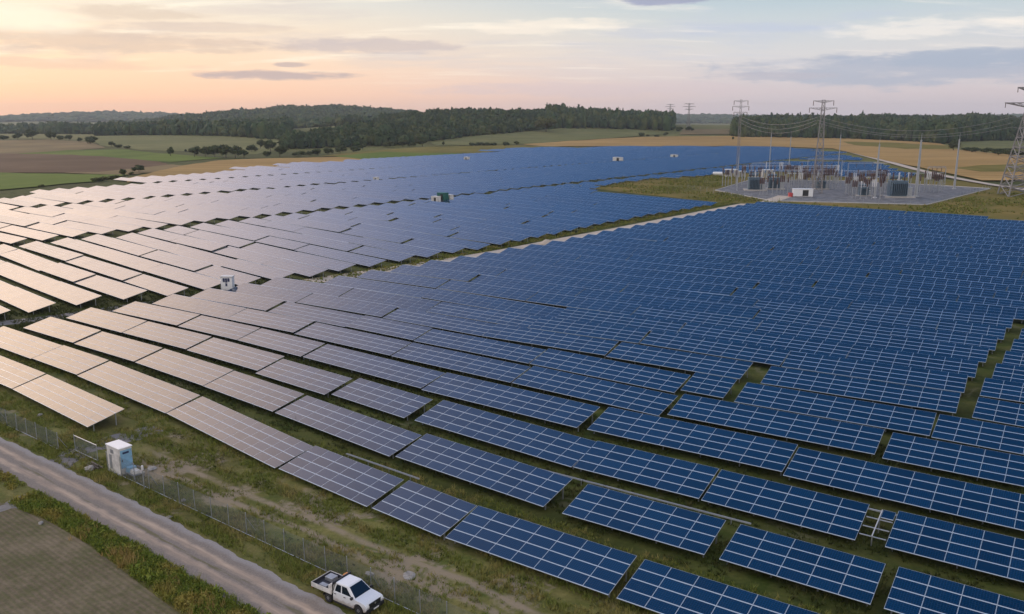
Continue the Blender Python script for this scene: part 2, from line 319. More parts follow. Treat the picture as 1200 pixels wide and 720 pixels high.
# ------------------------------------------------------------------ mesh builder
class MB:
    def __init__(s): s.v = []; s.f = []; s.mi = []; s.uv = None
    def quad(s, a, b, c, d, mi=0):
        n = len(s.v); s.v += [tuple(a), tuple(b), tuple(c), tuple(d)]; s.f.append((n, n+1, n+2, n+3)); s.mi.append(mi)
    def box(s, x0, x1, y0, y1, z0, z1, mi=0):
        n = len(s.v); s.v += [(x0, y0, z0), (x1, y0, z0), (x1, y1, z0), (x0, y1, z0), (x0, y0, z1), (x1, y0, z1), (x1, y1, z1), (x0, y1, z1)]
        for f in ((3, 2, 1, 0), (4, 5, 6, 7), (0, 1, 5, 4), (1, 2, 6, 5), (2, 3, 7, 6), (3, 0, 4, 7)): s.f.append(tuple(n+i for i in f)); s.mi.append(mi)
    def hexa(s, b4, t4, mi=0):
        n = len(s.v); s.v += [tuple(p) for p in b4]+[tuple(p) for p in t4]
        for f in ((3, 2, 1, 0), (4, 5, 6, 7), (0, 1, 5, 4), (1, 2, 6, 5), (2, 3, 7, 6), (3, 0, 4, 7)): s.f.append(tuple(n+i for i in f)); s.mi.append(mi)
    def bar(s, a, b, r, r2=None, sides=4, mi=0, caps=True):
        a, b = Vector(a), Vector(b); d = (b-a)
        if d.length < 1e-6: return
        d.normalize(); q = d.orthogonal().normalized(); p = d.cross(q); r2 = r if r2 is None else r2; n = len(s.v)
        for c, rr in ((a, r), (b, r2)):
            for k in range(sides):
                th = 2*math.pi*(k+.5)/sides; s.v.append(tuple(c+(q*math.cos(th)+p*math.sin(th))*rr))
        for k in range(sides):
            k2 = (k+1) % sides; s.f.append((n+k, n+k2, n+sides+k2, n+sides+k)); s.mi.append(mi)
        if caps:
            s.f.append(tuple(n+k for k in reversed(range(sides)))); s.mi.append(mi); s.f.append(tuple(n+sides+k for k in range(sides))); s.mi.append(mi)
    def lathe(s, c, prof, sides=10, mi=0, axis='z'):
        n = len(s.v)
        for r, z in prof:
            for k in range(sides):
                th = 2*math.pi*k/sides; x, y = r*math.cos(th), r*math.sin(th)
                s.v.append((c[0]+x, c[1]+y, c[2]+z) if axis == 'z' else (c[0]+x, c[1]+z, c[2]+y) if axis == 'y' else (c[0]+z, c[1]+x, c[2]+y))
        for i in range(len(prof)-1):
            for k in range(sides):
                k2 = (k+1) % sides; q = (n+i*sides+k, n+i*sides+k2, n+(i+1)*sides+k2, n+(i+1)*sides+k); s.f.append(q if axis != 'y' else q[::-1]); s.mi.append(mi)
        for i, rev in ((0, True), (len(prof)-1, False)):
            q = [n+i*sides+k for k in range(sides)]; s.f.append(tuple(reversed(q)) if rev != (axis == 'y') else tuple(q)); s.mi.append(mi)
    def prism(s, prof, y0, y1, mi=0):                     # (x,z) outline extruded along y
        n = len(s.v); k = len(prof); s.v += [(x, y0, z) for x, z in prof]+[(x, y1, z) for x, z in prof]
        for i in range(k):
            j = (i+1) % k; s.f.append((n+i, n+j, n+k+j, n+k+i)); s.mi.append(mi)
        s.f.append(tuple(n+i for i in reversed(range(k)))); s.mi.append(mi); s.f.append(tuple(n+k+i for i in range(k))); s.mi.append(mi)
    def mesh(s, name, mats, smooth=False):
        me = bpy.data.meshes.new(name); me.from_pydata(s.v, [], s.f)
        for m in (mats if isinstance(mats, (list, tuple)) else [mats]): me.materials.append(m)
        if any(s.mi): me.polygons.foreach_set('material_index', s.mi)
        if smooth: me.polygons.foreach_set('use_smooth', [True]*len(me.polygons))
        me.update(); return me
    def build(s, name, mats, parent=None, smooth=False, bevel=0.0, loc=None, fixn=True):
        me = s.mesh(name, mats, smooth)
        if fixn and len(s.f) < 20000:
            import bmesh
            bm = bmesh.new(); bm.from_mesh(me); bmesh.ops.recalc_face_normals(bm, faces=bm.faces[:]); bm.to_mesh(me); bm.free()
        o = link(name, me, parent)
        if loc is not None: o.location = loc
        if bevel:
            md = o.modifiers.new('bevel', 'BEVEL'); md.width = bevel; md.segments = 2; md.limit_method = 'ANGLE'; md.angle_limit = R(30)
        return o
def link(name, data, parent=None):
    o = bpy.data.objects.new(name, data); COL.objects.link(o)
    if parent is not None: o.parent = parent
    return o
def tag(o, label, cat, group=None, kind=None):
    if label: o['label'] = label
    if cat: o['category'] = cat
    if group: o['group'] = group
    if kind: o['kind'] = kind
    return o
def thing(name, label, cat, loc, rz=0.0, group=None):
    o = link(name, None); o.location = loc; o.rotation_euler = (0, 0, rz); o.empty_display_size = .5; return tag(o, label, cat, group)
def struct(o): o['kind'] = 'structure'; return o
def np_mesh(name, V, F, m, mi=None, uv=None, smooth=False):
    V = np.asarray(V, np.float32); F = np.asarray(F, np.int32); k = F.shape[1]
    me = bpy.data.meshes.new(name); me.vertices.add(len(V)); me.vertices.foreach_set('co', V.ravel())
    me.loops.add(F.size); me.loops.foreach_set('vertex_index', F.ravel())
    me.polygons.add(len(F)); me.polygons.foreach_set('loop_start', np.arange(0, F.size, k, dtype=np.int32)); me.polygons.foreach_set('loop_total', np.full(len(F), k, np.int32))
    for q in (m if isinstance(m, (list, tuple)) else [m]): me.materials.append(q)
    if mi is not None: me.polygons.foreach_set('material_index', np.asarray(mi, np.int32))
    if uv is not None: me.uv_layers.new(name='UVMap').data.foreach_set('uv', np.asarray(uv, np.float32).ravel())
    me.polygons.foreach_set('use_smooth', np.full(len(F), bool(smooth)))
    me.update(calc_edges=True); me.validate(); return me
ORD = ['zeroth', 'first', 'second', 'third', 'fourth', 'fifth', 'sixth', 'seventh', 'eighth', 'ninth', 'tenth', 'eleventh', 'twelfth', 'thirteenth', 'fourteenth', 'fifteenth', 'sixteenth',
       'seventeenth', 'eighteenth', 'nineteenth', 'twentieth']
def ordw(n):
    if n <= 20: return ORD[n]
    return {2: 'twenty-', 3: 'thirty-', 4: 'forty-', 5: 'fifty-', 6: 'sixty-'}[n//10]+ORD[n % 10] if n % 10 else {3: 'thirtieth', 4: 'fortieth', 5: 'fiftieth', 6: 'sixtieth'}[n//10]

# ================================================================== the land
gx = np.arange(-6600, 6601, 60.0); gy = np.arange(-380, 7850, 55.0)
GX, GY = np.meshgrid(gx, gy); GZ = H(GX, GY); nx, ny = len(gx), len(gy)
idx = np.arange(nx*ny).reshape(ny, nx)
F = np.stack([idx[:-1, :-1], idx[:-1, 1:], idx[1:, 1:], idx[1:, :-1]], -1).reshape(-1, 4)
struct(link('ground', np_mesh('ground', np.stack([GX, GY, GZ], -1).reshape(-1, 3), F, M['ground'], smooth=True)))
_lay = [0]
def drape(name, pts, m, off, step=45.0):                  # a sheet laid over the land inside a plan outline
    poly = []
    for i in range(len(pts)):
        a, b = np.array(pts[i][:2]), np.array(pts[(i+1) % len(pts)][:2]); k = max(1, int(np.linalg.norm(b-a)/step))
        for j in range(k): poly.append(tuple(a+(b-a)*j/k))
    xs = [p[0] for p in poly]; ys = [p[1] for p in poly]; inner = []
    if step:
        for x in np.arange(min(xs)+step/2, max(xs), step):
            for y in np.arange(min(ys)+step/2, max(ys), step):
                if inpoly(x, y, poly): inner.append((float(x), float(y)))
    n = len(poly); v2 = [Vector(p) for p in poly+inner]
    res = geometry.delaunay_2d_cdt(v2, [], [list(range(n))], 1, 1e-4)
    vs = [(v[0], v[1], float(H(v[0], v[1]))+off) for v in res[0]]
    me = bpy.data.meshes.new(name); me.from_pydata(vs, [], [tuple(f) for f in res[2]]); me.materials.append(m); me.update()
    o = link(name, me)
    import bmesh
    bm = bmesh.new(); bm.from_mesh(me); bmesh.ops.recalc_face_normals(bm, faces=bm.faces[:])
    if sum(f.normal.z for f in bm.faces) < 0: bmesh.ops.reverse_faces(bm, faces=bm.faces[:])
    bm.to_mesh(me); bm.free(); return struct(o)
def rag(pts, k=5, amp=.35):                               # softens straight outlines, in picture pixels at trace time
    out = []; r = random.Random(len(pts)*7+int(pts[0][0]))
    for i in range(len(pts)):
        a, b = pts[i], pts[(i+1) % len(pts)]
        for j in range(k):
            t = j/k; out.append((a[0]+(b[0]-a[0])*t+r.uniform(-1, 1)*amp*3, a[1]+(b[1]-a[1])*t+r.uniform(-1, 1)*amp*.5))
    return out
FIELDS = [('pasture', 'f_pale', [(100, 160), (190, 157.5), (250, 157.5), (325, 163), (340, 172), (300, 181), (220, 178), (165, 176.5), (118, 171)]),
          ('stubble_field', 'f_tan', [(-60, 165), (0, 165), (60, 164), (105, 167), (124, 174), (40, 180.5), (-60, 183)]),
          ('crop_field', 'f_green', [(20, 181), (80, 176.5), (150, 176), (180, 180), (262, 185.5), (200, 191), (120, 184.5)]),
          ('ploughed_field', 'f_brown', [(-60, 181), (0, 181), (60, 181.5), (120, 184), (185, 190), (200, 194), (120, 203), (-60, 204)]),
          ('meadow', 'f_tan', [(75, 204), (120, 202.5), (200, 193.5), (215, 195), (180, 203), (150, 206)]),
          ('crop_field', 'f_green', [(-60, 204), (0, 203.5), (75, 205), (150, 206), (112, 214), (-60, 229)]),
          ('wheat_field', 'f_gold', [(146, 211), (180, 203), (215, 195), (255, 189), (300, 187), (420, 184.5), (480, 186), (400, 197), (300, 201), (150, 215)]),
          ('crop_field', 'f_green', [(390, 184), (450, 179), (545, 180.5), (480, 188), (440, 189)]),
          ('grass_field', 'f_olive', [(300, 187), (370, 184.5), (430, 178), (500, 173), (600, 171), (660, 172.5), (600, 177), (550, 181), (450, 179), (390, 184)]),
          ('pasture', 'f_pale', [(505, 168), (560, 160), (600, 157), (657, 151), (740, 153), (790, 157), (740, 161), (680, 165), (612, 170), (510, 172)]),
          ('wheat_field', 'f_gold', [(612, 170.3), (680, 165.3), (750, 161.3), (850, 160), (930, 161), (1000, 163), (1100, 168.5), (1125, 177), (1200, 184), (1290, 190), (1290, 216), (1200, 213), (1150, 213), (1075, 197), (1025, 186.5), (975, 175), (900, 172.5), (640, 172.5)]),
          ('grass_strip', 'f_olive', [(1118, 198.5), (1150, 195), (1200, 194), (1290, 197), (1290, 204), (1200, 203), (1150, 203)]), ('grass_strip', 'f_olive', [(985, 166.5), (1040, 168), (1112, 172), (1122, 176), (1060, 175.5), (1000, 171)]),
          ('stubble_field', 'f_tan', [(800, 152), (860, 152), (862, 158), (795, 158.5)]),
          ('pasture', 'f_pale', [(1125, 168.5), (1160, 166), (1290, 166), (1290, 174), (1130, 176)])]
for i, (nm, mk, px) in enumerate(FIELDS): drape(nm, [unp(x, y) for x, y in rag(px)], M[mk], .25+.05*i)
# dry meadow wedge round the switchyard
drape('meadow', [unp(x, y, 0) for x, y in rag([(690, 221), (760, 209.5), (835, 203), (925, 196), (1075, 207), (1165, 216), (1290, 222), (1290, 266), (1200, 262), (1085, 256), (905, 240), (845, 238)], 4, .2)], M['f_mead'], .05, 30)

hz = bpy.data.materials.new('haze'); hz.use_nodes = True; ht = NT(hz.node_tree); ht.n.clear()
pvn = ht.node('ShaderNodeVolumePrincipled', {'Color': (.84, .92, .98), 'Density': .000068, 'Anisotropy': .2}); hout = ht.node('ShaderNodeOutputMaterial'); ht.l.new(pvn.outputs[0], hout.inputs['Volume'])
def haze_box():
    b = MB(); b.box(-6900, 6900, -450, 8000, -1.5, 150); o = b.build('haze', hz); o['kind'] = 'stuff'; o['label'] = 'thin evening haze over the whole valley'; return o
haze_box()
# ------------------------------------------------------------------ roads
def ribbon(name, pts, width, m, z, uvrep=8.0, sub=4, ragged=0.0):
    pts = [np.array(p[:2], float) for p in pts]; c = []
    for i in range(len(pts)-1):                           # Catmull-Rom
        p0 = pts[max(i-1, 0)]; p1 = pts[i]; p2 = pts[i+1]; p3 = pts[min(i+2, len(pts)-1)]
        for k in range(sub):
            t = k/sub; c.append(.5*((2*p1)+(-p0+p2)*t+(2*p0-5*p1+4*p2-p3)*t*t+(-p0+3*p1-3*p2+p3)*t**3))
    c.append(pts[-1]); V = []; UV = []; L = 0; n = len(c)
    for i in range(n):
        d = c[min(i+1, n-1)]-c[max(i-1, 0)]; d = d/np.linalg.norm(d); q = np.array([-d[1], d[0]])
        if i: L += np.linalg.norm(c[i]-c[i-1])
        w0 = width/2+ragged*(math.sin(i*.37)+math.sin(i*.93+1)+.7*random.uniform(-1, 1))*.5; w1 = width/2+ragged*(math.sin(i*.31+2)+math.sin(i*.79)+.7*random.uniform(-1, 1))*.5
        for j in range(5):
            f = j/4; pp = c[i]+q*(-w0+(w0+w1)*f); V.append((pp[0], pp[1], z+(.0 if j in (0, 4) else .004))); UV.append((L/uvrep, f))
    Fq = [(i*5+j, (i+1)*5+j, (i+1)*5+j+1, i*5+j+1) for i in range(n-1) for j in range(4)]
    uv = [UV[k] for f in Fq for k in f]
    me = np_mesh(name, V, Fq, m, uv=uv); o = link(name, me)
    me.flip_normals() if me.polygons[0].normal.z < 0 else None
    return struct(o)
ribbon('dirt_road', [P3(u, w) for u, w in [(-190, 35.9), (-130, 35.6), (-104, 35.4), (-80, 35.6), (-60, 35.4), (-40, 34.9), (-20, 34.8), (20, 34.6)]], 4.3, M['road'], .020, sub=60, ragged=.16)
ribbon('side_track', [unp(-70, 612, 0), unp(0, 597, 0), unp(35, 584, 0), unp(75, 572, 0)], 2.4, M['gravel'], .012, sub=10, ragged=.2)
ribbon('gateway_apron', [unp(62, 548, 0), unp(92, 530, 0), unp(150, 512, 0), unp(185, 502, 0)], 3.2, M['gravel'], .012, sub=10, ragged=.35)
ribbon('service_track', [P3(u, w) for u, w in [(-170, 40), (-160, 58), (-155, 70), (-153.3, 82), (-151, 95), (-148.5, 106), (-146, 118)]], 4.4, M['gravel'], .016, sub=8, ragged=.25)
ribbon('service_track', [P3(u, w) for u, w in [(-146, 117), (-143, 140), (-138.7, 172), (-137.6, 200), (-136.6, 258), (-136.6, 300), (-135.5, 345), (-134.5, 362), (-132.5, 372)]], 5.6, M['pale_track'], .022, sub=6, ragged=.2)
ribbon('yard_access', [unp(856, 248.5, 0), unp(876, 244, 0), unp(895, 238.8, 0), unp(908, 234.5, 0), unp(920, 230, 0)], 6.5, M['pale_track'], .15, sub=6, ragged=.3)
ribbon('field_road', [unp(905, 158.8), unp(968, 172), unp(1000, 180), unp(1045, 192), unp(1090, 204), unp(1150, 216), unp(1215, 226), unp(1300, 236)], 6.0, M['pale_track'], .62, sub=6, ragged=.3)
ribbon('access_path', [unp(925, 189.3, 0), unp(975, 190.2, 0), unp(1050, 191.6, 0)], 9, M['pale_track'], .03)
# seeded field and its edge
fe = [P3(u, w) for u, w in [(-200, 30), (-105, 30.3), (-83, 30.1), (-75, 31.0), (-68, 31.0), (-53, 29.8), (-30, 29.2), (10, 29), (10, -60), (-200, -60)]]
drape('farm_field', fe, M['crop'], .015, 25)

# ------------------------------------------------------------------ switchyard pad
pad_px = [(838, 223.5), (905, 236), (1085, 240.5), (1160, 221.5), (1095, 217.5), (990, 212.5), (880, 211)]
pad = [unp(x, y, 0) for x, y in pad_px]
drape('switchyard_pad', pad, M['pad'], .12, 30)
kb = MB()
for i in range(len(pad)):
    a, b = Vector(pad[i]), Vector(pad[(i+1) % len(pad)]); a.z = b.z = .10; kb.bar(a, b, .28, sides=4)
struct(kb.build('kerb', M['kerb']))

# ================================================================== solar tables
TILT = R(12.5); SL = 4.75; CW = 2.2; RH = SL/4; Z0 = .72
HORZ = SL*math.cos(TILT)
w1u = [-175, -150, -114, -85, -67, -45, -28, 0, 40]; w1w = [54.2, 53.6, 53.4, 51.9, 49.8, 48.8, 49.5, 50.6, 52.0]
pu = [-200, -148, -85, -60, -15, 40]; pp = [7.6, 7.8, 8.55, 9.3, 9.65, 9.7]
def wA(i, u):                                             # lower edge of row i of the near block
    w = np.interp(u, w1u, w1w)+(min(i, 8)-1)*np.interp(u, pu, pp)
    if i > 8: w = w+(i-8)*(8.4+(-15-u)*.6/133)
    return float(w)
def wB(r, u):                                             # lower edge of row r of the far blocks
    du = -150-u; rn = max(r, 5)-5
    right = 90+7.9*min(r, 5)+9.3*rn; left = 104+8.6*min(r, 5)+9.22*rn; f = du/100
    return float(right+(left-right)*f if f <= 1 else left+6.5*(f-1))
_slab = {}
def slab_mesh(n):                                         # n columns by four rows of modules, one grid-textured slab
    n = round(n, 2)
    if n in _slab: return _slab[n]
    L = n*CW; V = []; UV = []
    b = MB(); b.box(0, L-.05, 0, SL, -.04, 0)
    me = b.mesh('panel_surface', [M['solar'], M['alu']]); me.polygons.foreach_set('material_index', [1, 0, 1, 1, 1, 1])
    uvl = me.uv_layers.new(name='UVMap')
    for p in me.polygons:
        for li in p.loop_indices:
            c = me.vertices[me.loops[li].vertex_index].co; uvl.data[li].uv = (c.x/L*n, c.y/SL*4) if p.normal.z > .5 else (.5, .5)
    _slab[n] = me; return me
_mod = []
def module_mesh():
    if _mod: return _mod[0]
    b = MB(); x0, x1, y0, y1 = .007, CW-.007, .005, RH-.005
    b.box(x0, x1, y0, y1, -.04, 0)
    me = b.mesh('solar_module', [M['solar'], M['alu']]); me.polygons.foreach_set('material_index', [1, 0, 1, 1, 1, 1])
    uvl = me.uv_layers.new(name='UVMap')
    for p in me.polygons:
        for li in p.loop_indices:
            c = me.vertices[me.loops[li].vertex_index].co
            uvl.data[li].uv = ((c.x-x0)/(x1-x0)*.998+.001, (c.y-y0)/(y1-y0)*.998+.001) if p.normal.z > .5 else (.5, .5)
    _mod.append(me); return me
_rails, _post, _frame = {}, [], {}
def rails_mesh(n):
    if n not in _rails:
        b = MB(); L = n*CW
        for y in (.55, 1.75, 3.0, 4.2): b.box(.05, L-.1, y-.05, y+.05, -.15, -.05)
        _rails[n] = b.mesh('mounting_rails', M['steel'])
    return _rails[n]
def frame_mesh(n):                                        # rails, rafters and posts together, for tables too far off to part them
    if n not in _frame:
        b = MB(); L = n*CW; ct, st = math.cos(TILT), math.sin(TILT)
        k = max(2, int(round(L/5.0))+1)
        for i in range(k):
            x = .5+(L-1.0)*i/(k-1)
            for y in (.9, 3.7): b.box(x-.05, x+.05, y*ct-.05, y*ct+.05, -.1, Z0+y*st-.16)
            b.hexa([(x-.04, .4*ct, Z0+.4*st-.2), (x+.04, .4*ct, Z0+.4*st-.2), (x+.04, 4.4*ct, Z0+4.4*st-.2), (x-.04, 4.4*ct, Z0+4.4*st-.2)],
                   [(x-.04, .4*ct, Z0+.4*st-.06), (x+.04, .4*ct, Z0+.4*st-.06), (x+.04, 4.4*ct, Z0+4.4*st-.06), (x-.04, 4.4*ct, Z0+4.4*st-.06)])
        _frame[n] = b.mesh('support_frame', M['steel'])
    return _frame[n]
_posts = {}
def post_mesh(y):
    if y not in _posts:
        b = MB(); b.box(-.055, .055, -.055, .055, -.1, Z0+y*math.sin(TILT)-.14)
        _posts[y] = b.mesh('support_post', M['steel'])
    return _posts[y]
TABLES = []                                               # (ua, wa, ub, wb, row, block)
def addt(fn, i, ua, ub, block, dw=0.0): TABLES.append((ua, fn(i, ua)+dw, ub, fn(i, ub)+dw, i, block))
NEAR = {0: [(-159, -137.2), (-137, -115.1), (-114.9, -93.1)],
        1: [(-172, -148), (-147.8, -128), (-127.8, -114.7), (-114.3, -90.9), (-90.7, -67.4), (-66.8, -53.5), (-52.7, -44.2), (-43.8, -28.4), (-27.8, -12.2), (-11.9, 6)],
        2: [(-148.5, -132), (-131.8, -114.6), (-114.2, -96.5), (-96.3, -81), (-80.7, -60.3), (-59.5, -40.6), (-38.6, -25.3), (-24.1, -12.7), (-11.8, 6)],
        3: [(-150, -132.2), (-132, -114.5), (-114.1, -96.3), (-95.9, -81.1), (-80.6, -67.1), (-65.5, -43.6), (-43.4, -30.1), (-29.9, -16.4), (-14.1, 1.2), (1.5, 10)],
        4: [(-149, -129.2), (-128.8, -113.2), (-113, -97.4), (-97, -73), (-72.8, -48.9), (-47.9, -26), (-25.8, -3.9), (-3.5, 9)],
        5: [(-149, -127.2), (-127, -109.5), (-109.3, -87.4), (-87.2, -65.3), (-65.1, -43.6), (-43, -20), (-19.2, -6), (-5.8, 8)],
        6: [(-148.5, -126.5), (-126.1, -106.5), (-106.3, -90.9), (-90.7, -68.8), (-68.6, -46.2), (-45.9, -40.2), (-38.5, -16.6), (-16.4, 5.4)],
        7: [(-148, -128.3), (-128, -106.2), (-106, -84.1), (-83.9, -62), (-61.8, -41.4), (-38.8, -15.7), (-14, 8)],
        8: [(-147.5, -125.6), (-125.4, -103.5), (-103.3, -81.4), (-81.2, -61.6), (-61.4, -39.5), (-39.3, -16.4), (-14.7, 7)]}
STEP = {(5, -43): 1.0, (5, -19.2): .6, (6, -45.9): 1.0, (6, -38.5): .4, (4, -47.9): .5, (2, -59.5): .15, (7, -38.8): .3, (3, -95.9): -.6}
for i, seg in NEAR.items():
    for ua, ub in seg: addt(wA, i, ua, ub, 'near', STEP.get((i, ua), 0.0)+random.uniform(-.12, .12))
def a_top(u): return np.interp(u, [-134, -126, -76, -45, -43, -35, 30], [349, 346, 337, 333.5, 326, 325, 316])
rr = random.Random(5)
for i in range(9, 48):
    left = np.interp(wA(i, -140), [100, 120, 172, 200, 258, 345], [-143, -138.6, -133.8, -132.2, -131, -129.8]); u = left+rr.uniform(-.5, .5)
    while u < 14:
        n = rr.choice([10, 10, 12, 14, 16]); ub = u+n*CW
        if i < 14 and u < -16.5 < ub+4: ub = -16.5
        if abs(u+16.3) < .5: u = -14.6; ub = u+n*CW
        mid = .5*(u+ub)
        if ub-u > 4 and wA(i, mid)+HORZ < a_top(mid): addt(wA, i, u, ub, 'near', rr.uniform(-.1, .1))
        u = ub+rr.choice([.06, .08, .1, .3])
bc_px = [(687, 219.5), (750, 210.5), (832, 203.5), (925, 201), (985, 206), (1072, 207.5), (1022, 189.5), (968, 178.5), (930, 173), (880, 172), (800, 171.5), (700, 172), (600, 174.5), (540, 180.5), (450, 185), (400, 189.5), (300, 197), (215, 204.5), (150, 211)]
bc = [uw(x, y, 1.2) for x, y in bc_px]
BC = bc+[uw(172, 216, 1.2), uw(60, 223.5, 1.2), uw(0, 230, 1.2), uw(-120, 246, 1.2), (-420, 90), (-300, 40), (-146, 60), (-146, 118), (-141.5, 150), (-140.5, 187), (-142, 215), (-145, 251), (-143, 335), uw(845, 239.5, 1.2), uw(700, 226, 1.2)]
path_uw = [uw(x, y, 0) for x, y in [(915, 187.6), (1060, 190.4), (1060, 193.2), (915, 191.2)]]
LANES = [(-250, 6.2, 0), (-349.5, 6.4, 0), (-428, 5.4, 0), (-536, 4.5, 0)]
def right_edge(w): return float(np.interp(w, [70, 82, 90, 98, 113, 121, 130, 187, 251, 333], [-160, -155.5, -153, -152.3, -149.4, -147.2, -146.4, -142.6, -145.3, -143.4]))
for r in range(-8, 100):
    breaks = [-640]+[l[0] for l in reversed(LANES)]+[-141]
    for k in range(len(breaks)-1):
        lo = breaks[k]+(LANES[-k][1]/2 if k else 0); hi = breaks[k+1]-(LANES[-(k+1)][1]/2 if k+1 < len(breaks)-1 else 0)
        off = rr.uniform(-1.0, 1.0); u = hi+(off*.4 if k+1 < len(breaks)-1 else 0)
        if k+1 == len(breaks)-1: u = min(hi, right_edge(wB(r, -148)) if wB(r, -148) < 345 else 1e9)
        if k+1 == len(breaks)-1 and wB(r, -148) >= 345: u = 160.0
        while u > lo+5:
            far = wB(r, u) > 300 or u < -350
            n = 5 if (wB(r, u) > 330 and u > -250) else rr.choice([18, 20, 24]) if far else rr.choice([10, 12, 14, 16])
            ua = max(u-n*CW, lo)
            if u-ua < 3: break
            mid = .5*(ua+u); wm = wB(r, mid)+2
            if inpoly(mid, wm, BC) and not inpoly(mid, wm, path_uw): addt(wB, r, ua, u, 'far', rr.uniform(-.12, .12))
            u = ua-(rr.choice([.06, .08, .1, .25]) if rr.random() < .88 else .9)
def in_view(t):
    best = -1
    for f in (0, .5, 1):
        u = t[0]+(t[2]-t[0])*f; w = t[1]+(t[3]-t[1])*f+2; p = P2(u, w)
        if p[1] < 20: continue
        X, Y, d = project(p[0], p[1], 1.2)
        if -5 < X < 1205 and Y < 725: best = max(best, FPX/d)
    return best
scored = []
for t in TABLES:
    s = in_view(t); L = math.hypot(t[2]-t[0], t[3]-t[1])
    p = P2(.5*(t[0]+t[2]), .5*(t[1]+t[3])); foresh = max(.02, CAM_H/math.hypot(p[0], p[1])+.2)
    scored.append((s*s*L*foresh if s > 0 else -1, t))
scored.sort(key=lambda q: -q[0])
single = [t for s, t in scored if s > 0][:300]; keep = set(id(t) for t in single)
bulk = [t for s, t in scored if id(t) not in keep and not (s < 0 and t[5] == 'near')]
# order within the rows, for telling the tables apart
order = {}
for blk in ('near', 'far'):
    rows = sorted(set(t[4] for t in single if t[5] == blk))
    for ri, rw in enumerate(rows):
        row = sorted([t for t in single if t[5] == blk and t[4] == rw], key=lambda t: t[0])
        for k, t in enumerate(row): order[id(t)] = (ri+1, k+1, len(row))
COLW = ['no', 'one', 'two', 'three', 'four', 'five', 'six', 'seven', 'eight', 'nine', 'ten', 'eleven', 'twelve', 'thirteen', 'fourteen', 'fifteen', 'sixteen', 'seventeen', 'eighteen', 'nineteen', 'twenty']
ROWF = {0: .94, 1: 1.0, 2: 1.02, 3: 1.10, 4: 1.13, 5: 1.12, 6: 1.10, 7: 1.08, 8: 1.07}   # table depth, row by row
def place_table(t):
    ua, wa, ub, wb, row, blk = t
    a, b = np.array(P2(ua, wa)), np.array(P2(ub, wb)); L = float(np.linalg.norm(b-a)); n = max(1, int(round(L/CW)))
    rz = math.atan2(b[1]-a[1], b[0]-a[0]); ri, k, tot = order[id(t)]
    x, y, d = project(float((a+b)[0]/2), float((a+b)[1]/2), 1.2)
    hue = 'pink' if x < 330 and y > 200 else ('purplish' if x < 480 else 'blue')
    size = 'short' if n <= 6 else ('long' if n >= 10 else '')
    pos = 'leftmost in' if k == 1 else ('rightmost in' if k == tot else ordw(k)+' from the left in')
    if blk == 'near': where = ('the frontmost row by the road fence' if ri == 1 else 'the %s row from the road fence' % ordw(ri))
    else: where = 'the %s row beyond the grey track' % ordw(ri)
    o = thing('solar_table', ' '.join(('%s %s solar table %s %s' % (size, hue, pos, where)).split()), 'solar panel', (float(a[0]), float(a[1]), random.uniform(-.07, .07)), rz, 'ground-mounted solar tables in long rows')
    tl = TILT+R(random.gauss(0, .42)); o.rotation_euler = (0, R(random.gauss(0, .28)), rz); sx = (L-.02)/(n*CW)
    fy = 1+(ROWF.get(row, 1.05)-1)*float(sstep(-85, -45, .5*(ua+ub))) if blk == 'near' else 1.02
    if row == 0: fy = .94
    px = FPX/d
    if px > 6.6:
        mm = module_mesh(); ct, st = math.cos(tl), math.sin(tl)
        for c in range(n):
            for q in range(4):
                e = link('solar_module', mm, o); e.location = (c*CW*sx, q*RH*fy*ct, Z0+q*RH*fy*st); e.scale = (sx, fy, 1)
                e.rotation_euler = (tl+R(random.gauss(0, .10)), R(random.gauss(0, .10)), 0)
        e = link('mounting_rails', rails_mesh(n), o); e.location = (0, 0, Z0); e.rotation_euler = (tl, 0, 0); e.scale = (sx, fy, 1)
        kk = max(2, int(round(L/4.4))+1)
        for i in range(kk):
            for yy in (.9, 3.7):
                e = link('support_post', post_mesh(yy), o); e.location = (.4+(L-.8)*i/(kk-1), yy*fy*ct, 0); e.scale = (1, 1, (Z0+yy*fy*st-.12)/(Z0+yy*st-.12))
    else:
        e = link('panel_surface', slab_mesh(n), o); e.location = (0, 0, Z0); e.rotation_euler = (tl, 0, 0); e.scale = (sx, fy, 1)
        e = link('support_frame', frame_mesh(n), o); e.scale = (sx, 1, 1)
for t in single: place_table(t)
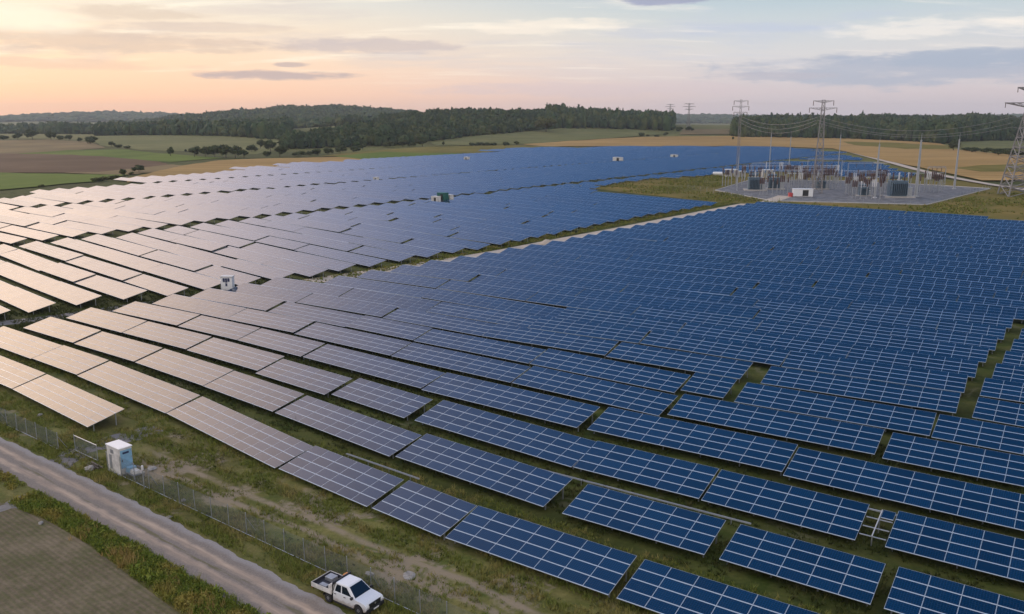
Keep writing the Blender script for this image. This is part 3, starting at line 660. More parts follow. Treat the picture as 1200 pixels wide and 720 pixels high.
# the remaining far rows as one mass
V = []; Fq = []; UV = []; MI = []
for t in bulk:
    ua, wa, ub, wb = t[:4]; a, b = P2(ua, wa), P2(ub, wb); d = b-a; L = float(np.linalg.norm(d)); d = d/L; q = np.array([-d[1], d[0]]); n = round(L/CW)
    tl = TILT+R(random.gauss(0, .3)); zz = random.uniform(-.05, .05)+Z0; zr = L*math.tan(R(random.gauss(0, .12)))
    hw, hz = SL*math.cos(tl), SL*math.sin(tl); k = len(V); e = a+d*(L-.04); z2 = zz+zr
    top = [(*a, zz), (*e, z2), (*(e+q*hw), z2+hz), (*(a+q*hw), zz+hz)]
    V += top+[(x, y, z-.05) for x, y, z in top]
    Fq += [(k, k+1, k+2, k+3), (k+7, k+6, k+5, k+4), (k, k+4, k+5, k+1), (k+1, k+5, k+6, k+2), (k+2, k+6, k+7, k+3), (k+3, k+7, k+4, k)]
    MI += [0, 1, 1, 1, 1, 1]; r0 = rr.randint(0, 500)
    UV += [(r0, 0), (r0+n, 0), (r0+n, 4), (r0, 4)]+[(.5, .5)]*20
    m = max(2, int(L/8)+1)
    for i in range(m):
        for f in (.2, .8):
            c = a+d*(.4+(L-.8)*i/(m-1))+q*hw*f; k = len(V); zt = zz+hz*f-.06+zr*i/(m-1)
            V += [(c[0]-.06, c[1], -.1), (c[0]+.06, c[1], -.1), (c[0]+.06, c[1], zt), (c[0]-.06, c[1], zt)]; Fq.append((k, k+1, k+2, k+3)); MI.append(1); UV += [(.5, .5)]*4
tag(link('distant_solar_tables', np_mesh('distant_solar_tables', V, Fq, [M['solar'], M['steel']], MI, UV)), 'far rows of solar tables fading towards the hills, too many to count', 'solar panels', kind='stuff')
print('tables', len(TABLES), 'single', len(single), 'bulk', len(bulk))

# ================================================================== woods and trees
def ico(sub):
    import bmesh
    bm = bmesh.new(); bmesh.ops.create_icosphere(bm, subdivisions=sub, radius=1.0); bm.verts.ensure_lookup_table()
    v = np.array([q.co[:] for q in bm.verts]); f = np.array([[q.index for q in p.verts] for p in bm.faces]); bm.free(); return v, f
ICO2, ICO3 = ico(2), ico(3)
def canopy(name, P, hgt, rad, label, conifer=.35, flakes=14, m='conifer', base=ICO2):
    bv, bf = base; N = len(P); hgt = np.asarray(hgt)[:, None]; rad = np.asarray(rad)[:, None]
    nz = 1+RNG.normal(0, .17, (N, len(bv))); con = (RNG.random((N, 1)) < conifer).astype(float)
    zz = bv[None, :, 2]*nz; taper = 1-con*np.clip(.28+.72*(zz+1)/2, 0, .92)*.95+con*.15
    th = RNG.uniform(0, 6.283, (N, 1)); x0 = bv[None, :, 0]*nz; y0 = bv[None, :, 1]*nz
    X = (x0*np.cos(th)-y0*np.sin(th))*rad*taper; Y = (x0*np.sin(th)+y0*np.cos(th))*rad*taper; Z = (zz*.5+.52)*hgt
    V = np.stack([X+P[:, 0:1], Y+P[:, 1:2], Z+P[:, 2:3]], -1).reshape(-1, 3)
    Fq = (bf[None]+(np.arange(N)*len(bv))[:, None, None]).reshape(-1, 3)
    if flakes:
        K = flakes; u = RNG.normal(size=(N, K, 3)); u /= np.linalg.norm(u, axis=2, keepdims=True); u[..., 2] = np.abs(u[..., 2])*.9+.0
        tp = 1-con*np.clip(.28+.72*(u[..., 2]+1)/2, 0, .92)*.95
        c = np.stack([u[..., 0]*rad*1.05*tp, u[..., 1]*rad*1.05*tp, (u[..., 2]*.54+.52)*hgt], -1)+P[:, None, :]
        s_ = rad[..., None]*RNG.uniform(.16, .34, (N, K, 1)); a = RNG.normal(size=(N, K, 3)); b = RNG.normal(size=(N, K, 3)); n0 = len(V)
        tri = np.stack([c+a*s_, c+b*s_, c-(a+b)*s_*.7], 2).reshape(-1, 3); V = np.concatenate([V, tri]); Fq = np.concatenate([Fq, n0+np.arange(len(tri)).reshape(-1, 3)])
    return tag(link(name, np_mesh(name, V, Fq, M[m])), label, 'forest', kind='stuff')
def wood(label, poly, spacing, hgt, rad, **k):
    xs = [p[0] for p in poly]; ys = [p[1] for p in poly]; P = []
    for x in np.arange(min(xs), max(xs), spacing):
        for y in np.arange(min(ys), max(ys), spacing):
            q = (x+RNG.uniform(-.5, .5)*spacing, y+RNG.uniform(-.5, .5)*spacing)
            if inpoly(q[0], q[1], poly): P.append((q[0], q[1], float(H(*q))-.5))
    P = np.array(P); n = len(P); hh = RNG.uniform(*hgt, n)*(1+.16*np.sin(P[:, 0]*.031+2*np.sin(P[:, 1]*.017))+.10*np.sin(P[:, 0]*.083+P[:, 1]*.05)); hh[RNG.random(n) < .15] *= .7
    canopy('forest', P, hh, RNG.uniform(*rad, n), label, **k)
def g(x, y): p = unp(x, y); return (float(p[0]), float(p[1]))
def back(x, Y): return hxy(x, Y)
wood('dark mixed wood covering the middle hill behind the wheat field', [g(330, 175.5), g(365, 174.5), g(400, 173), g(470, 171), g(502, 166.5), g(560, 159.5), g(600, 156.5), g(655, 151.5), back(655, 2150), back(560, 2150), back(480, 1750), back(400, 1330), back(345, 1190)], 9.0, (9, 18), (3.4, 6.8), flakes=36, conifer=.35)
wood('straight edged dark wood running right from the middle hill', [g(640, 152.5), g(700, 151), g(750, 152.5), g(787, 154), back(790, 2900), back(640, 2900)], 11, (14, 26), (4, 8), conifer=.45)
wood('long flat dark wood below the forested hill', [g(113, 159.5), g(200, 159), g(260, 160), g(336, 165), back(345, 2050), back(113, 2120)], 11, (15, 21), (5, 8))
wood('hazy forest covering the hill at left of centre', [back(125, 3300), back(205, 2700), back(290, 2060), back(400, 1700), back(480, 2100), back(500, 3500), back(300, 3700)], 17, (14, 21), (8, 12), flakes=6)
wood('dark green wood on the low hill behind the pylons', [g(857, 161.5), g(900, 161.5), g(1000, 163.5), g(1060, 166), g(1108, 169.5), g(1128, 166), g(1200, 165.5), g(1300, 165.5), back(1340, 2350), back(1000, 2350), back(880, 2000), back(862, 1750)], 10, (12, 25), (3.6, 7.5), flakes=30, conifer=.35)
wood('hazy woods at the left edge beyond the stubble field', [g(-60, 156.5), g(40, 157), g(113, 157.5), back(113, 2300), back(-60, 2300)], 13, (13, 20), (6, 10), flakes=8)
wood('blue hazy forest on the farthest hills at left', [back(-150, 4700), back(330, 4900), back(420, 6200), back(300, 6700), back(-150, 6700)], 48, (16, 24), (22, 34), flakes=0)
wood('blue hazy forest on the farthest hills at right', [back(480, 5000), back(1330, 5000), back(1330, 7000), back(480, 7000)], 48, (16, 24), (22, 34), flakes=0)
# single trees: trunk and crown
def crown_mesh(seed, low=False):
    r = np.random.default_rng(seed); V = []; Fq = []
    lobes = []
    for k in range(9 if not low else 6):
        a = r.uniform(0, 6.283); rr_ = r.uniform(.12, .34); z = r.uniform(.38, .82) if not low else r.uniform(.3, .62); lobes.append((math.cos(a)*rr_, math.sin(a)*rr_, z, r.uniform(.15, .24)))
    lobes.append((0, 0, .66 if not low else .45, .30))
    for x, y, z, q in lobes:
        bv, bf = ICO2; n0 = len(V); nz = 1+r.normal(0, .13, len(bv))
        V += [tuple(p) for p in bv*nz[:, None]*q*np.array([.86, .86, .80])+np.array([x, y, z])]; Fq += [tuple(n0+i for i in t) for t in bf]
        for _ in range(55):
            d = r.normal(size=3); d /= np.linalg.norm(d); c = np.array([x, y, z])+d*q*r.uniform(.8, 1.2); a = r.normal(size=3)*.036; b = r.normal(size=3)*.036; n0 = len(V)
            V += [tuple(c+a), tuple(c+b), tuple(c-(a+b)*.8)]; Fq.append((n0, n0+1, n0+2))
    V = np.array(V); V[:, 2] -= max(0, 0); top = V[:, 2].max(); V[:, 2] /= top
    return np_mesh('crown', V, Fq, M['leaf'])
def trunk_mesh(seed):
    r = random.Random(seed); b = MB(); b.bar((0, 0, -.03), (.01, 0, .45), .032, .022, 7)
    for k in range(5):
        a = r.uniform(0, 6.28); z = r.uniform(.28, .45); b.bar((.005, 0, z), (math.cos(a)*.25, math.sin(a)*.25, z+r.uniform(.14, .3)), .014, .006, 5)
    return b.mesh('trunk', M['bark'])
CR = [crown_mesh(s) for s in range(4)]; CB = [crown_mesh(10+s, True) for s in range(3)]; TR = [trunk_mesh(s) for s in range(3)]
CRW = [m_.copy() for m_ in CR]; CBW = [m_.copy() for m_ in CB]
for m_ in CRW+CBW: m_.materials[0] = M['leaf_warm']
def tree(xp, yp, hp, wp, label, cat='tree', group=None, low=None, warm_=False):
    p = unp(xp, yp); d = project(*p)[2]; h_ = hp*d/FPX; w_ = wp*d/FPX; low = (wp > hp*1.35) if low is None else low
    t = thing('bush' if low else 'tree', label, 'bush' if low else cat, (float(p[0]), float(p[1]), float(H(p[0], p[1]))), random.uniform(0, 6.28), group)
    c = link('crown', random.choice((CBW if low else CRW) if warm_ else (CB if low else CR)), t); c.scale = (w_*1.05, w_*1.05, h_)
    k = link('trunk', random.choice(TR), t); k.scale = (h_, h_, h_*(.6 if low else .9))
def row_of(lst, text, group, **k):
    for i, (x, y, h_, w_) in enumerate(lst):
        low = w_ > h_*1.35; pos = 'leftmost' if i == 0 else ('rightmost' if i == len(lst)-1 else ordw(i+1)+' from the left')
        tree(x, y, h_, w_, ('dark %s, %s %s' % ('bush' if low else 'tree', pos, text)), group=group, **k)
row_of([(4, 164.5, 6, 14), (21, 164.5, 9, 12), (38, 163.5, 12, 16), (60, 164.5, 11, 13), (70, 164.5, 6, 10), (81, 165.5, 8, 9), (94, 167, 6, 6), (106, 169, 10, 16)], 'on the stubble knoll', 'trees on the knoll')
row_of([(131, 172.5, 7, 8), (140, 173.5, 4, 12), (150, 174.5, 3.5, 12)], 'between the green and pale fields', 'hedge bushes')
tree(200, 183.5, 12, 9, 'single upright dark tree standing alone in the green field left of the clump')
row_of([(228, 184.5, 14, 14), (241, 184.5, 13, 15), (252, 185, 15, 16), (265, 185, 16, 18), (276, 185.5, 15, 16), (286, 185, 10, 11)], 'in the dark clump beside the wheat field', 'trees in the field clump')
tree(218, 178.5, 3.5, 4, 'tiny dark bush just behind the dark clump of field trees', low=True)
row_of([(295, 178.5, 10, 14), (305, 174.5, 12, 10), (317, 178.5, 15, 14), (312, 184, 7, 14), (328, 184, 15, 17), (350, 183.5, 7, 18), (362, 183, 6, 12), (372, 182.5, 9, 14), (385, 181.5, 8, 13), (399, 180, 11, 15), (415, 178.5, 8, 16), (425, 176.5, 8, 10)], 'below the wooded hill', 'trees at the foot of the wood')
row_of([(455, 173.5, 9, 18), (472, 172.5, 10, 12), (483, 172.5, 6, 10), (495, 172.5, 13, 15)], 'right of the wooded hill foot', 'trees at the right foot of the wood')
row_of([(520, 171.5, 6, 4), (552, 171.5, 4.5, 8), (561, 171.5, 5, 12), (570, 171.5, 5, 10), (578, 171.5, 4.5, 10), (593, 171.5, 5.5, 9), (605, 170.8, 5.5, 7)], 'behind the olive grass field', 'hedge above the solar field')
tree(640, 155.5, 19, 27, 'big round olive tree at the end of the wooded hill', low=False, warm_=True)
row_of([(751, 160.5, 5, 9), (759, 160.5, 3, 5), (770, 161, 3, 8), (780, 160.5, 5.5, 7)], 'of four bushes in the pale pasture', 'pasture bushes')
row_of([(795, 154.5, 6, 10), (808, 154, 6.5, 10)], 'of the pair beneath the far pylons', 'bushes below the far pylons')
tree(859, 164.5, 4, 3, 'tiny dark tree alone in the wheat before the right wood', low=False)
row_of([(1117, 177.5, 14, 14), (1132, 178.5, 6, 12), (1143, 179.5, 7, 14), (1156, 181, 8, 16), (1170, 183, 9, 16), (1184, 184.5, 10, 16), (1198, 185.5, 10, 16)], 'in the hedge beside the right pylon', 'hedge beside the right pylon', low=False)
row_of([(145, 207.5, 10, 8), (163, 203, 10, 15)], 'at the solar field corner', 'trees at the corner of the panels', low=False)
row_of([(154, 205.5, 4, 6), (132, 211, 6, 14), (121, 212.5, 6, 12), (112, 213.5, 5, 12), (48, 220, 4, 8)], 'behind the far left rows', 'hedge bushes behind the panels', warm_=True)

# ================================================================== pylons and power lines
def lattice(b, z0, z1, h0, h1, n, r0, r1, chords=True):
    for i in range(n):
        a0, a1 = i/n, (i+1)/n; za, zb = z0+(z1-z0)*a0, z0+(z1-z0)*a1; ha, hb = h0+(h1-h0)*a0, h0+(h1-h0)*a1; r = r0+(r1-r0)*a0
        ca = [(-ha, -ha, za), (ha, -ha, za), (ha, ha, za), (-ha, ha, za)]; cb = [(-hb, -hb, zb), (hb, -hb, zb), (hb, hb, zb), (-hb, hb, zb)]
        for k in range(4):
            k2 = (k+1) % 4; b.bar(ca[k], cb[k], r); b.bar(ca[k], cb[k2], r*.55, caps=False); b.bar(ca[k2], cb[k], r*.55, caps=False); b.bar(cb[k], cb[k2], r*.55, caps=False)
def pylon(x, y, Ht, arms, rz, label, halfbase, waist, mul=1.25, twin=False):
    t = thing('pylon', label, 'pylon', (x, y, float(H(x, y))), rz, 'lattice pylons of the power line')
    zw = arms[-1][0]-2.0; b = MB(); lattice(b, -.2, zw, halfbase, waist, 9, .22*mul, .14*mul); lattice(b, zw, Ht, waist, waist*.8, max(3, int((Ht-zw)/2.2)), .13*mul, .10*mul)
    b.build('tower_body', M['lattice'], t, fixn=False)
    for z, half, dep in arms:
        b = MB(); tip = []
        for s in (-1, 1):
            tipp = (s*half, 0, z)
            for yy in (-waist, waist):
                b.bar((0, yy, z-dep), tipp, .11*mul); b.bar((0, yy, z+.0), tipp, .11*mul)
                for f in (.25, .5, .75): b.bar((s*half*f, yy*(1-f), z), (s*half*f, yy*(1-f), z-dep*(1-f)), .07*mul, caps=False); b.bar((s*half*f, yy*(1-f), z), (s*half*(f-.25), yy*(1.25-f), z-dep*(1.25-f)), .07*mul, caps=False)
        b.build('crossarm', M['lattice'], t, fixn=False)
        for s in (-1, 1):
            b = MB(); b.lathe((s*half*.97, 0, z-2.4), [(.07, 2.3)]+[(.20 if i % 2 else .09, 2.2-i*.2) for i in range(11)], 6)
            b.build('insulator', M['brownins'], t)
    return t
pR = unp(1194, 229.5, 0); p2 = unp(957, 227, 0); p3 = unp(863, 217, 0)
pylon(float(pR[0])+1, float(pR[1]), 48.2, [(48.2, 7.0, 2.6), (41.5, 11.5, 2.4)], R(-12), 'large lattice pylon cut off by the right edge of the picture', 7.6, 1.9, 1.7)
pylon(float(p2[0]), float(p2[1]), 43.0, [(42.6, 4.6, 1.0), (39.4, 6.2, 1.2)], R(-12), 'lattice pylon with short crossarms rising from the switchyard', 2.2, .75, .68)
pylon(float(p3[0]), float(p3[1]), 44.2, [(43.6, 3.6, .8), (40.8, 4.2, .9), (37.8, 3.4, .9)], R(-12), 'slim pylon with three crossarms left of the switchyard pylon', .62, .48, .5)
for xp, yb, Y, Ht, lab in ((807, 160, 1680, 62, 'right one of the two far pylons above the pasture bushes'), (785, 156, 2100, 67, 'left and farther one of the two far pylons')):
    X, Y = hxy(xp, Y); zz = float(H(X, Y)); Ht -= zz
    pylon(X, Y, Ht, [(Ht-1, 9, 1.2), (Ht-6, 12, 1.4), (Ht-11, 8, 1.4)], R(-8), lab, 3.2, 1.1, 1.9)
def span(a, b, sag, label, r=.065):
    a, b = Vector(a), Vector(b); mb = MB(); n = 22; pr = a
    for i in range(1, n+1):
        t = i/n; q = a.lerp(b, t); q.z -= 4*sag*t*(1-t); mb.bar(pr, q, r, sides=3, caps=False); pr = q
    tag(mb.build('power_cable', M['cable'], fixn=False), label, 'cable', 'sagging conductors between the pylons')
def px3(x, y, Y): d = unp(x, y, 0)-np.array([0, 0, CAM_H]); k = Y/d[1]; return tuple(d*k+np.array([0, 0, CAM_H]))
for i, ((ax, ay), (bx, by), sg, lab) in enumerate([((960, 137), (1188, 137), 6.3, 'topmost conductor'), ((958, 141), (1187, 144), 6.2, 'middle conductor'), ((959, 144.5), (1186, 149), 5.5, 'lowest conductor')]):
    span(px3(ax, ay, p2[1]), px3(bx, by, pR[1]), sg, lab+' sagging from the switchyard pylon to the right pylon')
    span(px3(ax-2, ay+.5, p2[1]), px3(867, ay-1, p3[1]), 4.0+i*.5, lab+' sagging from the switchyard pylon to the slim pylon')
    span(px3(bx, by, pR[1]), px3(1270, by-6, pR[1]-40), 2.0, lab+' leaving the right pylon towards the right edge')

# ================================================================== switchyard
yr = R(-8)
def mast(xp, yb, yt, w, label, rad=.45, top=.12, ball=False):
    p = unp(xp, yb, 0); d = project(*p)[2]; z = CAM_H+(138-yt)*d/FPX*1.02
    t = thing('lightning_mast', label, 'mast', (float(p[0]), float(p[1]), 0), 0, 'tall masts of the switchyard')
    b = MB(); b.bar((0, 0, 0), (0, 0, z-3), rad, top+.08, 8); b.build('pole', M['conc'], t)
    b = MB(); b.bar((0, 0, z-3.2), (0, 0, z), .09, .05, 6); b.build('tip_rod', M['steel'], t)
    b = MB(); b.lathe((0, 0, .1), [(rad*1.9, 0), (rad*1.9, .35), (rad*1.2, .5)], 10); b.build('base', M['porcelain'] if ball else M['conc'], t)
mast(1025, 232.5, 160, 5, 'tall grey tapered mast with white foot, left of the right transformer', .5, .2, True)
mast(1073, 231, 155, 5, 'tallest thick grey mast right beside the right transformer', .75, .3)
mast(1118, 222, 155, 5, 'tall grey mast at the right corner of the switchyard', .55, .25)
mast(982, 200, 152, 3, 'slender mast behind the switchyard left of the road', .35, .15)
mast(901, 205, 150, 3, 'slender mast behind the left transformer', .3, .14); mast(924, 204, 154, 3, 'slender mast right of the one behind the left transformer', .3, .14)
mast(863.5, 224, 178, 3, 'thin short mast at the left end of the switchyard', .22, .10)
def insul(b, x, y, z, h, r=.13, n=7, mi=0, tilt=0.0):
    pr = [(r*.55, 0)]
    for i in range(n): pr += [(r*1.25, h*(i+.25)/n), (r*.6, h*(i+.85)/n)]
    b.lathe((x, y, z), pr+[(r*.4, h)], 7, mi)
def transformer(xp, yp, label, s=1.0):
    p = unp(xp, yp, 0); t = thing('transformer', label, 'transformer', (float(p[0]), float(p[1]), .12), yr, 'power transformers')
    B = lambda *bx: [q*s for q in bx]
    b = MB(); b.box(*B(-3.6, 3.6, -2.4, 2.4, 0, .35)); b.build('plinth', M['kerb'], t)
    b = MB(); b.box(*B(-2.4, 1.7, -1.4, 1.4, .35, 4.0)); b.box(*B(-2.5, 1.8, -1.5, 1.5, 4.0, 4.2)); [b.box(*B(x, x+.12, -1.48, 1.48, .35, 4.0)) for x in (-1.8, -.6, .6)]; b.build('tank', M['trafo'], t, bevel=.05)
    for side in (-1, 1):
        b = MB()
        for i in range(9): x = -2.2+i*.46; b.box(x*s, (x+.12)*s, (side*1.55-.0)*s if side > 0 else -2.35*s, 2.35*s if side > 0 else -1.55*s, .8*s, 3.7*s)
        b.box(*B(-2.2, 1.6, *((1.5, 1.7) if side > 0 else (-1.7, -1.5)), 3.5, 3.75)); b.build('radiator', M['trafo'], t)
    b = MB(); b.lathe((0, 0, 0), [(.05*s, 0), (.55*s, .05*s), (.55*s, 3.0*s), (.05*s, 3.05*s)], 14, axis='x'); o = b.build('conservator', M['trafo'], t, smooth=False); o.location = (-2.2*s, .9*s, 5.0*s)
    b = MB(); b.box(*B(1.9, 3.1, -1.0, 1.0, .35, 2.6)); b.build('control_cabinet', M['steel'], t, bevel=.03)
    for i in range(3):
        b = MB(); insul(b, (-1.7+1.4*i)*s, -.6*s, 4.2*s, 2.1*s, .2*s, 8); b.build('bushing', M['porcelain' if i % 2 else 'brownins'], t)
    for i in range(3):
        b = MB(); insul(b, (-1.2+.9*i)*s, .6*s, 4.2*s, 1.2*s, .14*s, 5); b.build('bushing', M['porcelain'], t)
transformer(1052, 231.5, 'blue grey transformer with radiators right of centre in the switchyard, between masts', 1.75)
transformer(885, 223.5, 'blue grey transformer at the left end of the switchyard near the white shelters', 1.5)
transformer(1012, 230, 'small grey transformer left of the tall mast with the white foot', .95); transformer(962, 222, 'small grey transformer in the middle of the switchyard behind the container', 1.0)
transformer(907, 222, 'smaller grey transformer right beside the left transformer', 1.35)
def apparatus(xp, yp, h_, ins, brown, label, kind='post'):
    p = unp(xp, yp, 0); t = thing('insulator_post', label, 'insulator', (float(p[0]), float(p[1]), .12), yr, 'insulator posts of the switchyard')
    b = MB()
    if kind == 'post': b.bar((0, 0, 0), (0, 0, h_), .2, sides=6); b.box(-.4, .4, -.3, .3, 0, .15)
    else:
        for sx in (-.7, .7): b.bar((sx, 0, 0), (sx, 0, h_), .17, sides=4)
        b.box(-1.1, 1.1, -.12, .12, h_-.2, h_)
    b.build('support', M['steel'], t)
    for x in ((0,) if kind == 'post' else (-.8, 0, .8)):
        b = MB(); insul(b, x, 0, h_, ins, .36 if brown else .24, 6); b.build('insulator', M['brownins' if brown else 'porcelain'], t)
ap = random.Random(3); rowsA = [(927, 984, 222, 12, 'front row right of the left transformer'), (919, 982, 215, 15, 'middle row'), (872, 980, 211.5, 19, 'back row'), (992, 1036, 229, 10, 'front row between the transformers'), (996, 1040, 222, 12, 'row behind the right transformer'), (1062, 1102, 226, 9, 'row at the right side'), (893, 922, 228, 6, 'frontmost row before the left transformers'), (1000, 1030, 233.5, 5, 'frontmost row left of the tall mast'), (846, 868, 219, 5, 'row at the left end')]
for (xa, xb, yy, n, wh) in rowsA:
    for i in range(n):
        x = xa+(xb-xa)*i/(n-1); pos = 'leftmost' if i == 0 else ('rightmost' if i == n-1 else ordw(i+1)+' from the left')
        br = ap.random() < .8
        apparatus(x+ap.uniform(-1, 1), yy+ap.uniform(-.6, .6), ap.uniform(4.6, 7.0), ap.uniform(2.4, 3.6), br, '%s insulator post, %s in the %s' % ('brown' if br else 'pale', pos, wh), 'post' if ap.random() < .5 else 'frame')
def portal(xa, xb, yp, h_, label):
    a, b_ = unp(xa, yp, 0), unp(xb, yp, 0); t = thing('busbar_portal', label, 'gantry', (float(a[0]), float(a[1]), .1), math.atan2(b_[1]-a[1], b_[0]-a[0]), 'busbar gantries'); L = float(np.linalg.norm(b_-a))
    for x in (0, L):
        b = MB(); b.bar((x, -.8, 0), (x, 0, h_), .13); b.bar((x, .8, 0), (x, 0, h_), .13)
        for z in (.25, .5, .75): b.bar((x, -.8*(1-z), h_*z), (x, .8*(1-z), h_*z), .07)
        b.build('post', M['steel'], t)
    b = MB()
    for yy, zz in ((-.4, h_), (.4, h_), (0, h_+.7)): b.bar((0, yy, zz), (L, yy, zz), .08)
    k = max(4, int(L/2))
    for i in range(k): b.bar((L*i/k, -.4, h_), (L*(i+.5)/k, 0, h_+.7), .05); b.bar((L*(i+.5)/k, 0, h_+.7), (L*(i+1)/k, .4, h_), .05)
    b.build('beam', M['steel'], t)
    for i in range(3):
        b = MB(); insul(b, L*(.25+.25*i), 0, h_-1.7, 1.6, .15, 6); b.build('insulator', M['brownins'], t)
portal(930, 978, 218, 9.5, 'grey steel busbar gantry over the middle insulator row'); portal(880, 925, 211, 9, 'grey steel busbar gantry behind the left transformers'); portal(998, 1036, 225.5, 9, 'grey steel busbar gantry left of the right transformer')
portal(945, 985, 213.5, 12, 'tall grey busbar gantry at the back of the switchyard'); portal(992, 1030, 219.5, 12, 'tall grey busbar gantry behind the right transformer'); portal(1085, 1106, 222, 10.5, 'small grey gantry near the right corner of the switchyard')
def busbar(xa, xb, yp, z, label, r=.11):
    a, b_ = unp(xa, yp, 0), unp(xb, yp-.6, 0); t = thing('busbar', label, 'busbar', (float(a[0]), float(a[1]), .1), math.atan2(b_[1]-a[1], b_[0]-a[0]), 'tubular busbars'); L = float(np.linalg.norm(b_-a)); k = max(2, int(L/9)+1)
    b = MB(); b.bar((-1, 0, z), (L+1, 0, z), r, sides=6); b.build('tube', M['alu'], t)
    for i in range(k):
        x = L*i/(k-1); b = MB(); b.bar((x, 0, 0), (x, 0, z-2.2), .2, .16, 6); b.box(x-.5, x+.5, -.15, .15, z-2.35, z-2.2); b.build('support', M['conc'], t)
        b = MB(); insul(b, x, 0, z-2.2, 2.1, .26, 6); b.build('insulator', M['brownins'], t)
for xa, xb, yp, z, lab in ((872, 978, 213, 8.5, 'long high busbar along the back of the switchyard'), (880, 980, 216.5, 7.5, 'busbar on brown insulators in the middle of the switchyard'), (925, 982, 220, 7.0, 'busbar on brown insulators right of the left transformers'),
                           (990, 1040, 219, 8.0, 'busbar behind the right transformer'), (992, 1034, 226, 7.0, 'busbar left of the right transformer'), (1064, 1102, 221, 7.5, 'short busbar near the right corner of the switchyard')): busbar(xa, xb, yp, z, lab)
def shelter(xp, yp, w, d, h_, label):
    p = unp(xp, yp, 0); t = thing('switch_shelter', label, 'shelter', (float(p[0]), float(p[1]), .1), yr, 'white switchgear shelters')
    b = MB(); b.box(-w/2-.3, w/2+.3, -d/2-.3, d/2+.3, h_, h_+.35); b.build('roof', M['white'], t, bevel=.04)
    for i in range(3):
        x = -w/2+w*i/2.0*.78; b = MB(); b.box(x, x+w*.2, -d/2, d/2, 0, h_); b.build('cabinet', M['white_old'], t, bevel=.03)
        b = MB(); b.box(x+w*.04, x+w*.16, -d/2-.04, -d/2-.003, .5, h_-.5); b.build('door', M['steel'], t)
shelter(856, 207.5, 6.5, 3, 4.2, 'tall white roofed switch shelter at the far left of the switchyard'); shelter(869, 208, 4.4, 3, 3.4, 'lower white switch shelter right of the tall one'); shelter(899, 209, 6.2, 3, 4.6, 'white roofed shelter behind the left transformers')
p = unp(841, 206.5, 0); t = thing('storage_tank', 'long low white tank left of the roofed shelters', 'tank', (float(p[0]), float(p[1]), .1), yr)
b = MB(); b.lathe((0, 0, 0), [(.1, 0), (.9, .15), (1.1, .5), (1.1, 5.5), (.9, 5.85), (.1, 6)], 16, axis='x'); o = b.build('vessel', M['white'], t); o.location = (-3, 0, 1.4)
b = MB(); b.box(-2.2, -1.8, -1, 1, 0, .8); b.box(1.8, 2.2, -1, 1, 0, .8); b.build('saddle', M['conc'], t)
def container(xp, yp, L, Wd, h_, m, label, rz=yr, redend=False, cat='container', doorcol='black'):
    p = unp(xp, yp, 0); t = thing('equipment_container', label, cat, (float(p[0]), float(p[1]), .12), rz)
    b = MB(); b.box(-L/2, L/2, -Wd/2, Wd/2, .2, h_)
    k = int(L/.5)
    for i in range(k): x = -L/2+.12+i*(L-.2)/k; b.box(x, x+.12, -Wd/2-.04, -Wd/2-.001, .35, h_-.15)
    b.build('body', M[m], t, bevel=.03)
    b = MB(); b.box(-L/2-.1, L/2+.1, -Wd/2-.1, Wd/2+.1, h_, h_+.14); b.build('roof', M[m], t, bevel=.02)
    b = MB(); b.box(-L*.02, L*.27, -Wd/2-.09, -Wd/2-.05, .45, h_-.4); b.build('door', M[doorcol], t)
    b = MB(); b.box(-L/2+.3, -L/2+.7, -Wd/2, Wd/2, 0, .2); b.box(L/2-.7, L/2-.3, -Wd/2, Wd/2, 0, .2); b.build('skid', M['steel'], t)
    if redend:
        b = MB(); b.box(-L/2-1.7, -L/2-.15, -Wd/2+.2, Wd/2-.2, 0, 1.7); b.build('red_housing', M['red'], t, bevel=.05)
    return t
container(940, 231, 8.6, 3.2, 3.5, 'white', 'white container with dark doors and red housing at the switchyard front', redend=True)
container(519, 238.2, 4.2, 2.6, 4.1, 'greenp', 'dark green container standing in the gap between far panel rows', rz=R(-37))
container(526.5, 237.4, 3.0, 2.2, 3.0, 'white_old', 'pale low cabinet right beside the green container', rz=R(-37)); container(511, 239, 3.4, 2.2, 2.9, 'white_old', 'pale low cabinet left of the green container', rz=R(-37))
container(724, 190.5, 7.5, 3.6, 3.9, 'white_old', 'white inverter house standing alone in the far blue panels', rz=R(-37)); container(547, 189, 4.0, 3, 3.2, 'white_old', 'small white inverter box among the far panels before the green field', rz=R(-37))
container(441, 213.3, 2.6, 2.0, 2.4, 'white_old', 'tiny pale box beside dark gaps in the far left panels', rz=R(-37)); container(790, 186, 6, 3, 3.2, 'white_old', 'farthest white inverter box right of the inverter house', rz=R(-37))
# switchyard fence
ft = thing('switchyard_fence', 'fine wire fence with thin posts round the switchyard pad', 'fence', (0, 0, 0))
mw = MB()
fp = [unp(x, y, 0) for x, y in [(806, 222), (836, 226.5), (905, 238), (1085, 242), (1164, 221.5)]]
for i in range(len(fp)-1):
    a, b_ = Vector(fp[i]), Vector(fp[i+1]); k = max(2, int((b_-a).length/5.5))
    if i == 1: continue_gap = True
    for j in range(k):
        q = a.lerp(b_, j/k); b = MB(); b.bar((q.x, q.y, 0), (q.x, q.y, 2.6), .05); b.build('post', M['steel'], ft)
    for z in np.arange(.2, 2.5, .22): mw.bar((a.x, a.y, z), (b_.x, b_.y, z), .010, sides=3, caps=False)
mw.build('wire_mesh', M['net'], ft, fixn=False)
tb = thing('sand_pile', 'small pile of pale sand beside the service track between the panel blocks', 'sand pile', tuple(unp(641, 286.5, 0)))
V = []; n = 16
b = MB(); b.lathe((0, 0, -.05), [(2.3, 0), (1.7, .5), (.9, 1.1), (.25, 1.4)], 14); o = b.build('heap', M['pale_track'], tb, smooth=True)
